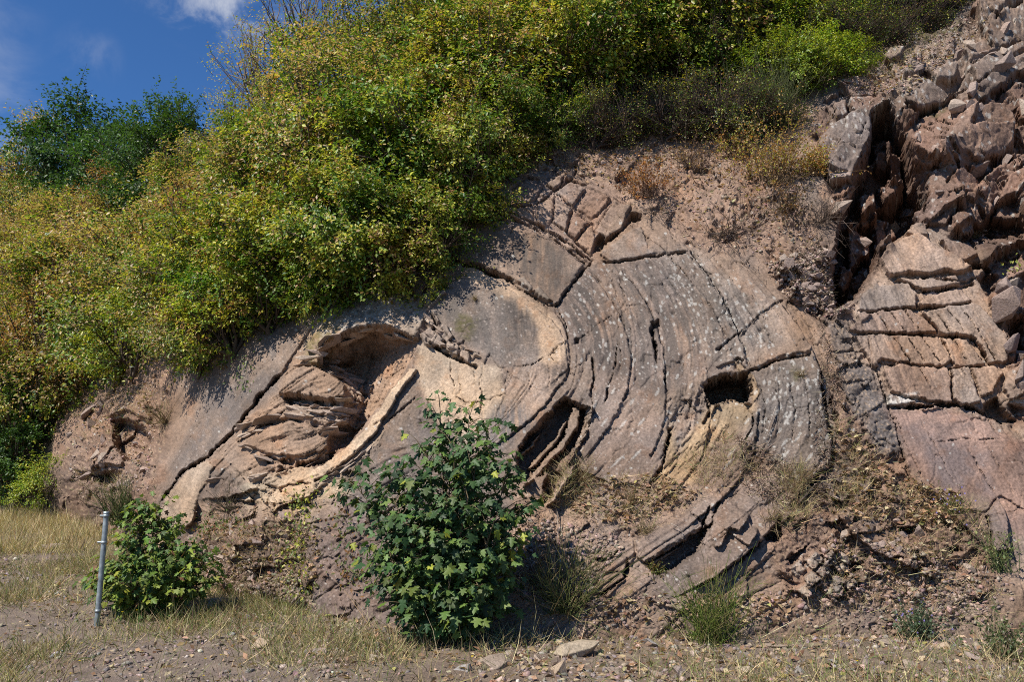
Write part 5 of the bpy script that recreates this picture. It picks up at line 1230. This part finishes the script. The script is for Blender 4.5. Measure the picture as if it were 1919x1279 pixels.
stems = [(-0.1, 0, 1.05, .01), (0.02, 0.05, 1.0, .01), (0.3, -0.05, 0.6, .009), (-0.35, 0, 0.5, .009), (0.55, 0, 0.5, .008), (-0.15, -0.2, 0.5, .008), (0.2, -0.25, 0.5, .008), (0.45, -0.2, 0.4, .008), (-0.5, -0.15, 0.4, .007), (0.05, -0.1, 0.62, .008), (0.7, 0.1, 0.3, .007), (-0.6, 0.1, 0.3, .006), (0.35, 0.15, 0.6, .008), (-0.25, 0.2, 0.55, .008), (0.0, -0.35, 0.35, .007), (0.5, 0.25, 0.5, .007)]
fp_ = ground_point(272, 1155); fp_[2] = float(ground_z(fp_[0], fp_[1]))
maple('maple_shrub', 'low bright green maple shrub beside the steel post', 'shrub', fp_, stems, 85, 0.068,
      [(0.10, 0.165, 0.028), (0.17, 0.215, 0.03), (0.065, 0.12, 0.028), (0.20, 0.10, 0.05)], [4, 3, 3, 0.25], 0.8, 0.65, 1.0, 300, 43)

# ------------------------------------------------------------------ broom, dry shrubs, dead wood
def tuft(name, label, cat, p, n, h, spread, cols, wts, seed, up=(0, 0, 1), leaves=0, leafcols=None, rad=0.0028, group=None, curl=0.34, flower=None):
    rng = np.random.default_rng(seed); t = Acc(); tips = []
    for i in range(n):
        d = norm(np.array(up) + spread * rng.normal(size=3)); l = h * rng.uniform(0.45, 1.1)
        a = rng.normal(size=3) * np.array((0.13, 0.10, 0)) * h; m = a + d * l * 0.5 + rng.normal(size=3) * 0.04 * h
        e = a + d * l + curl * l * rng.normal(size=3) * 0.5 + np.array((0, 0, 0.05 * h))
        c = np.array(cols)[rng.choice(len(cols), p=np.array(wts) / sum(wts))] * (1 + 0.2 * rng.normal())
        V, F = tube([a, m, e], [rad * 1.3, rad, rad * 0.5], 3); t.add(V, F, np.clip(c, .01, .7)); tips.append((m, e))
        if not leaves:
            for q in range(2):
                s = m + (e - m) * rng.random(); V, F = tube([s, s + norm(d + 0.5 * rng.normal(size=3)) * l * 0.3], [rad * 0.7, rad * 0.35], 3); t.add(V, F, np.clip(c, .01, .7))
    root = obj(name, None, None, tuple(p)); tag(root, label, cat, group)
    obj('stems', t.mesh('stems', M_DRY), root)
    if leaves:
        k = leaves; i = rng.integers(0, n, k); M0 = np.array([x[0] for x in tips]); E0 = np.array([x[1] for x in tips])
        pos = M0[i] + (E0[i] - M0[i]) * rng.random((k, 1)) * 1.05 + rng.normal(size=(k, 3)) * 0.025 * h
        a = Acc(); lc = np.array(leafcols)[rng.integers(0, len(leafcols), k)] * (1 + 0.25 * rng.normal(size=(k, 1)))
        scatter(LEAF, LEAFF, pos, norm(rng.normal(size=(k, 3)) + (0, 0, -0.3)), norm(rng.normal(size=(k, 3)) + (0, -0.5, 0.8)), rng.uniform(0.02, 0.045, k) * (1 if h > 0.3 else 0.6), np.clip(lc, .01, .7), a)
        obj('foliage', a.mesh('foliage', M_LEAF), root)
    if flower:
        a = Acc(); k = 26
        for j in range(k):
            e = tips[rng.integers(n)][1] + rng.normal(size=3) * 0.03
            V = e + 0.009 * np.array([(math.cos(q), 0.4 * math.sin(q * 2), math.sin(q)) for q in np.arange(6) * math.pi / 3]); a.add(np.vstack([V, e]), [(q, (q + 1) % 6, 6) for q in range(6)], flower)
        obj('flowers', a.mesh('flowers', M_LEAF), root)
    return root
BG = [(0.13, 0.18, 0.035), (0.20, 0.23, 0.06), (0.06, 0.10, 0.025), (0.27, 0.23, 0.10)]
def gpt(x, y):
    p = ground_point(x, y); p[2] = float(ground_z(p[0], p[1])) - 0.01; return p
tuft('broom_bush', 'upright green broom growing on the top rim of the rock', 'shrub', face_point(1450, 245), 230, 1.0, 0.26, [(0.13, 0.15, 0.065), (0.10, 0.12, 0.05), (0.2, 0.2, 0.11)], [4, 3, 2], 1, rad=0.0042)
tuft('broom_bush', 'spreading green broom at the foot of the lowest slab', 'shrub', gpt(1335, 1205), 230, 0.62, 0.7, BG, [5, 4, 3, 2], 2)
tuft('broom_bush', 'olive broom with fallen leaves right of the maple bush', 'shrub', face_point(1058, 1150), 200, 0.68, 0.6, [(0.14, 0.15, 0.05), (0.10, 0.12, 0.04), (0.24, 0.19, 0.10)], [4, 3, 3], 3)
tuft('broom_bush', 'bright green broom sprig leaning right beneath the slab', 'shrub', gpt(1395, 1175), 60, 0.5, 0.4, BG, [6, 3, 1, 1], 4, up=(0.5, 0, 1))
tuft('broom_bush', 'small dark broom behind the steel post on the bank', 'shrub', slope_point(228, 985, -0.2), 150, 0.62, 0.4, [(0.06, 0.09, 0.03), (0.10, 0.12, 0.04), (0.14, 0.12, 0.06)], [4, 3, 2], 5, rad=0.005)
tuft('leafy_weed', 'blue green weed with tiny violet flowers on the right rubble', 'plant', gpt(1720, 1200), 90, 0.34, 0.6, [(0.09, 0.12, 0.06), (0.12, 0.12, 0.08)], [3, 1], 6, leaves=700, leafcols=[(0.07, 0.11, 0.06), (0.10, 0.14, 0.07), (0.13, 0.15, 0.09)], flower=(0.30, 0.24, 0.55))
tuft('leafy_weed', 'grey green weed in the bottom right corner', 'plant', gpt(1885, 1235), 80, 0.4, 0.6, [(0.12, 0.14, 0.06), (0.25, 0.2, 0.12)], [3, 2], 7, leaves=420, leafcols=[(0.09, 0.13, 0.05), (0.14, 0.15, 0.07)])
tuft('leafy_weed', 'weed with violet flowers under the smooth reddish slab', 'plant', face_point(1786, 968), 70, 0.24, 0.8, [(0.12, 0.14, 0.05), (0.28, 0.2, 0.12)], [3, 2], 8, leaves=300, leafcols=[(0.12, 0.17, 0.05), (0.20, 0.20, 0.06), (0.35, 0.23, 0.1)], flower=(0.32, 0.26, 0.6))
tuft('leafy_weed', 'thin weed before the dark upright block at the right', 'plant', face_point(1880, 1075), 60, 0.4, 0.35, [(0.14, 0.17, 0.07)], [1], 9, leaves=260, leafcols=[(0.13, 0.18, 0.06), (0.2, 0.2, 0.08)])
tuft('leafy_weed', 'green rosette weed among the grey shale blocks', 'plant', gpt(1590, 1150), 26, 0.2, 0.9, [(0.08, 0.13, 0.04)], [1], 10, leaves=120, leafcols=[(0.07, 0.13, 0.04), (0.12, 0.18, 0.06)])
tuft('dry_shrub', 'orange leaved dry shrub below the upright broom', 'shrub', face_point(1455, 350), 150, 0.95, 0.55, [(0.20, 0.13, 0.07), (0.14, 0.10, 0.06)], [2, 2], 11, leaves=4200, leafcols=[ORG, BRN, TAN, YEL, (0.30, 0.2, 0.06)])
tuft('dry_shrub', 'small orange shrub trailing at the right of the larger orange one', 'shrub', face_point(1525, 330), 60, 0.42, 0.6, [(0.20, 0.13, 0.07)], [1], 12, leaves=1500, leafcols=[ORG, TAN, YEL])
tuft('dry_shrub', 'reddish dry shrub hanging at the top centre of the fold', 'shrub', face_point(1212, 375), 90, 0.62, 0.6, [(0.16, 0.10, 0.07)], [1], 13, leaves=1400, leafcols=[(0.30, 0.12, 0.05), ORG, BRN])
tuft('dry_shrub', 'brown dry shrub with yellow leaves at the dark thicket', 'shrub', face_point(1120, 262), 90, 0.5, 0.6, [(0.16, 0.11, 0.07)], [1], 14, leaves=800, leafcols=[TAN, BRN, ORG])
tuft('dead_shrub', 'leafless grey shrub with arching twigs on the soil slope', 'shrub', face_point(1352, 440), 75, 0.62, 0.75, [(0.20, 0.155, 0.125), (0.11, 0.08, 0.065)], [2, 3], 15, up=(0.35, -0.5, -0.15), rad=0.004, curl=0.6)
tuft('dead_shrub', 'small leafless shrub of dark twigs under the red dry shrub', 'shrub', face_point(1225, 400), 40, 0.3, 0.8, [(0.10, 0.075, 0.06)], [1], 16, up=(0, -0.6, -0.3), curl=0.6)
tuft('dead_shrub', 'tangle of dry twigs between bush and broom at the rock foot', 'shrub', face_point(1005, 1090), 90, 0.4, 0.8, [(0.20, 0.15, 0.12), (0.13, 0.09, 0.075)], [2, 2], 17, up=(0, -0.5, 0.6), curl=0.5)
tuft('dead_shrub', 'grey dry weed clump in front of the left beds', 'shrub', face_point(428, 960), 70, 0.34, 0.7, [(0.19, 0.15, 0.11), (0.12, 0.10, 0.06)], [2, 2], 18, up=(0, -0.4, 0.8))
tuft('green_cushion', 'small round cushion of green leaves in the shaded gap', 'plant', face_point(1230, 1078), 60, 0.14, 0.8, [(0.12, 0.1, 0.05)], [1], 19, up=(0, -0.5, 0.6), leaves=420, leafcols=[(0.12, 0.15, 0.03), (0.17, 0.16, 0.04), (0.20, 0.12, 0.04)])
tuft('dry_shrub', 'dark brown dry shrub in the shadow under the orange shrub', 'shrub', face_point(1470, 400), 110, 0.5, 0.7, [(0.11, 0.08, 0.06), (0.17, 0.12, 0.08)], [3, 2], 31, up=(0, -0.6, 0.5), leaves=700, leafcols=[(0.14, 0.085, 0.05), BRN, (0.10, 0.08, 0.03)])
tuft('dry_shrub', 'ochre dry shrub left of the upright broom, at the thicket foot', 'shrub', face_point(1385, 300), 110, 0.6, 0.6, [(0.15, 0.10, 0.06)], [1], 32, leaves=1500, leafcols=[ORG, BRN, YEL, (0.15, 0.16, 0.04)])
tuft('dry_shrub', 'brown withered shrub on the soil rim above the grey plate', 'shrub', face_point(1290, 318), 100, 0.5, 0.7, [(0.14, 0.10, 0.08), (0.22, 0.16, 0.12)], [2, 1], 33, leaves=500, leafcols=[BRN, (0.17, 0.10, 0.06), TAN])
tuft('dead_shrub', 'bare brown twigs above the rubble left of the chasm', 'shrub', face_point(1540, 420), 80, 0.5, 0.7, [(0.16, 0.12, 0.10), (0.10, 0.075, 0.06)], [2, 2], 34, up=(0, -0.6, 0.4), curl=0.6)
for i, (x, y, lb) in enumerate(((890, 565, 'dry moss tuft high on the dark arch plate'), (1500, 905, 'straw coloured grass tuft hanging by the curved crevice'), (1445, 975, 'yellow dry grass tuft over the dark hole at the slab foot'), (1185, 945, 'dry grass tussock on the soil above the brown slab'), (1090, 905, 'dry weeds standing in the curved rib pocket edge'), (1500, 710, 'brown moss tuft on the lichen flecked slab'), (310, 795, 'grey green shrub tuft beside the shaded bank mouth'), (1210, 1000, 'dry tussock with hanging roots left of the brown slab'), (1832, 425, 'dry grass tuft beside the block in the crag'))):
    tuft('grass_tuft', lb, 'grass tuft', face_point(x, y), 60, (0.07, 0.26, 0.22, 0.22, 0.30, 0.10, 0.42, 0.2, 0.18)[i], 0.7, [(0.36, 0.27, 0.15), (0.24, 0.17, 0.10), (0.2, 0.19, 0.08)], [3, 3, 1.5], 60 + i, up=(0, -0.6, 0.25 if i in (1, 2) else 0.6), rad=0.0018 if i != 6 else 0.004)
def creeper(label, pts_, n, cols, seed):
    rng = np.random.default_rng(seed); P = curve(pts_); root = obj('creeper', None, None, tuple(face_point(*P[-1]))); tag(root, label, 'creeper'); base = np.array(root.location)
    Q = np.array([face_point(*p) for p in P]) + np.array((0, -0.04, 0)) - base; a = Acc(); V, F = tube(Q, 0.004, 4); a.add(V, F, (0.16, 0.12, 0.08)); obj('stems', a.mesh('stems', M_BARK), root)
    i = rng.integers(0, len(Q), n); a = Acc(); pos = Q[i] + rng.normal(size=(n, 3)) * np.array((0.12, 0.04, 0.09)) + np.array((0, -0.05, 0))
    scatter(LEAF, LEAFF, pos, norm(rng.normal(size=(n, 3)) + (0, 0, -0.7)), norm(rng.normal(size=(n, 3)) * 0.5 + (0, -0.8, 0.5)), rng.uniform(0.03, 0.06, n), np.array(cols)[rng.integers(0, len(cols), n)] * (1 + 0.2 * rng.normal(size=(n, 1))), a)
    obj('leaves', a.mesh('leaves', M_LEAF), root)
creeper('yellow green creeper climbing the blocky rock left of the maple bush', '572,1110 562,1060 568,1010 575,960 570,930', 420, [(0.16, 0.20, 0.04), YEL, (0.09, 0.13, 0.03)], 71)
creeper('green creeper trailing over the soil bank under the tan bed', '470,1000 430,985 400,990 375,1020', 260, [(0.10, 0.15, 0.04), (0.14, 0.18, 0.05), BRN], 72)
creeper('creeper with brown leaves spread over the blocky rock face', '640,960 660,1010 650,1060 690,1090', 240, [(0.12, 0.14, 0.05), BRN, (0.17, 0.18, 0.06)], 73)
creeper('light green sprig hanging on the shaded left limb', '458,735 464,705 468,685', 90, [(0.14, 0.19, 0.06), (0.10, 0.15, 0.04)], 74)
creeper('yellow sprig at the right edge among the dark blocks', '1919,515 1905,510 1893,500', 60, [YEL, (0.25, 0.3, 0.05)], 75)
for i, (s, lb) in enumerate((('585,560 600,590 560,640 545,660', 'pale root arching out under the overhanging shrubs'), ('545,560 530,580 552,600 548,625', 'thin root hanging left of the pale arching root'), ('640,520 600,545 575,575', 'bare branch reaching out over the overhang edge'), ('1040,930 1046,1000 1038,1070', 'straight bleached stick leaning on the soil slope'), ('1255,985 1275,1000 1285,1050', 'bleached stem hanging over the shaded gap'), ('1450,770 1440,800 1432,830', 'pale dry stalk on the lichen flecked slab'), ('70,1105 100,1110 130,1102', 'dark fallen branch on the gravel at the left'))):
    Q = np.array([(face_point(*p) if i != 6 else gpt(*p) + np.array((0, 0, .03))) for p in curve(s)]) + np.array((0, -0.06, 0.02)); a = Acc()
    V, F = tube(Q - Q[0], np.linspace(0.010 if i < 3 or i == 6 else 0.005, 0.002, len(Q)), 5); a.add(V, F, (0.33, 0.27, 0.22) if i not in (6,) else (0.14, 0.10, 0.08))
    tag(obj('dead_branch', a.mesh('dead_branch', M_BARK), None, tuple(Q[0])), lb, 'branch')

# ------------------------------------------------------------------ the steel post
steel, nt = mat_new('galvanised_steel')
o_ = nd(nt, 'ShaderNodeOutputMaterial'); b_ = nd(nt, 'ShaderNodeBsdfPrincipled'); b_.inputs['Metallic'].default_value = 0.55; b_.inputs['Roughness'].default_value = 0.5
n_ = nd(nt, 'ShaderNodeTexNoise'); n_.inputs['Scale'].default_value = 18; n_.inputs['Detail'].default_value = 6; g_ = nd(nt, 'ShaderNodeNewGeometry'); nt.links.new(g_.outputs['Position'], n_.inputs['Vector'])
r_ = nd(nt, 'ShaderNodeValToRGB'); r_.color_ramp.elements[0].position = 0.35; r_.color_ramp.elements[0].color = (0.20, 0.23, 0.235, 1); r_.color_ramp.elements[1].position = 0.7; r_.color_ramp.elements[1].color = (0.40, 0.44, 0.44, 1); e_ = r_.color_ramp.elements.new(0.32); e_.color = (0.20, 0.13, 0.08, 1)
nt.links.new(n_.outputs['Fac'], r_.inputs[0]); nt.links.new(r_.outputs[0], b_.inputs['Base Color']); nt.links.new(b_.outputs[0], o_.inputs['Surface'])
b0 = gpt(181, 1176)
post = obj('steel_post', None, None, tuple(b0), (0.0, math.radians(1.2), 0)); tag(post, 'thin galvanised steel post with clamps beside the low green shrub', 'post')
def part(nm, V, F, smooth=True, col=(1, 1, 1)):
    a = Acc(); a.add(V, F, col); return obj(nm, a.mesh(nm, steel, smooth), post)
PH = 1.10
V, F = tube([(0, 0, -0.3), (0, 0, 0.4), (0, 0, PH)], 0.0255, 20); part('pipe', V, F)
V, F = tube([(0, 0, PH - 0.012), (0, 0, PH + 0.006), (0, 0, PH + 0.0065)], [0.029, 0.029, 0.001], 20); part('cap', V, F, False)
for z in (PH - 0.035, PH - 0.29, 0.16):
    V, F = tube([(0, 0, z - 0.014), (0, 0, z - 0.0139), (0, 0, z + 0.0139), (0, 0, z + 0.014)], [0.0255, 0.0295, 0.0295, 0.0255], 20); c = part('clamp', V, F, False)
    if z > 0.3:
        V, F = tube([(-0.026, 0, z), (-0.06, -0.004, z)], [0.010, 0.010], 6); k = part('bolt', V, F, False); k.parent = c

# ------------------------------------------------------------------ stones lying on the ground
GS = [(1330, 1240, 40, .35, 'tan slab at the foot of the spreading broom'), (1445, 1215, 46, .3, 'flat brownish slab right of the spreading broom'), (1470, 1175, 30, .5, 'angular stone close under the lowest rock slab'), (870, 1258, 44, .3, 'flat grey brown stone at the bottom edge below the maple bush'), (1005, 1196, 34, .4, 'brown stone at the right foot of the maple bush'), (1150, 1262, 40, .35, 'pinkish slab at the bottom edge beside the broken tan stone'), (1825, 1235, 38, .4, 'reddish slab between the two weeds at the lower right'), (1095, 1228, 78, .42, 'large tan angular slab tilted at the foot of the debris'), (1055, 1262, 70, .35, 'flat tan slab in front of the large tilted one'), (942, 1246, 84, .22, 'flat pale stone sunk in the ground below the maple bush'), (1133, 1192, 26, .7, 'upright wedge stone behind the large tilted slab'), (1190, 1190, 52, .4, 'grey brown slab right of the upright wedge stone'), (1215, 1212, 34, .5, 'small slab beside the grey brown one'), (1225, 1268, 30, .5, 'tan stone left of the broom at the bottom edge'),
      (1268, 1262, 36, .4, 'flat tan stone under the spreading broom'), (1392, 1262, 30, .6, 'ochre stone at the bottom edge right of the broom'), (1630, 1192, 40, .3, 'thin flat slab on the right rubble before the violet weed'), (1652, 1210, 34, .4, 'tan angular stone beside the thin flat slab'), (1545, 1160, 44, .35, 'pinkish flat stone under the shale blocks'), (1500, 1262, 22, .6, 'pale grey stone right of the bottom centre straw'), (1560, 1245, 26, .5, 'bluish grey stone on the right rubble'), (1700, 1250, 34, .4, 'reddish stone low in the right rubble'), (1622, 1250, 26, .6, 'brown angular stone left of the reddish one'),
      (405, 1140, 40, .5, 'pale flat stone right of the low green shrub'), (492, 1212, 46, .3, 'pinkish stone half hidden in grass left of the maple bush'), (420, 1196, 26, .4, 'small grey stone in the grass under the pale flat one'), (600, 1225, 34, .35, 'brown flat stone in the grass left of the bush foot'), (700, 1240, 30, .5, 'rounded brown stone under the left side of the maple bush'), (1185, 1248, 24, .5, 'broken tan stone right of the flat tan slab'), (1010, 1238, 26, .5, 'small tan stone between the pale sunk stone and tilted slab'), (95, 1030, 40, .3, 'pale low stone on the gravel at the left edge'), (1660, 1170, 30, .5, 'dark angular stone at the rubble top'), (1760, 1215, 30, .4, 'flat brown stone under the violet weed')]
for i, (x, y, wpx, fl, lb) in enumerate(GS):
    p = gpt(x, y); w = wpx / FPX * p[1]; rg = np.random.default_rng(300 + i)
    me = stone_mesh('stone', rg, M_ROCK, fl * 1.5, 8 + i % 4, ((0.36, 0.27, 0.19), (0.31, 0.24, 0.185), (0.28, 0.22, 0.19), (0.40, 0.32, 0.23))[i % 4] if 'grey' not in lb else (0.27, 0.245, 0.225))
    tag(obj('loose_stone', me, None, tuple(p + np.array((0, 0, w * fl * 0.25))), (rg.uniform(-.2, .3), rg.uniform(-.2, .2), rg.uniform(0, 6)), (w * 1.25, w * 1.0, w * 0.9)), lb, 'stone', 'stones lying on the ground')
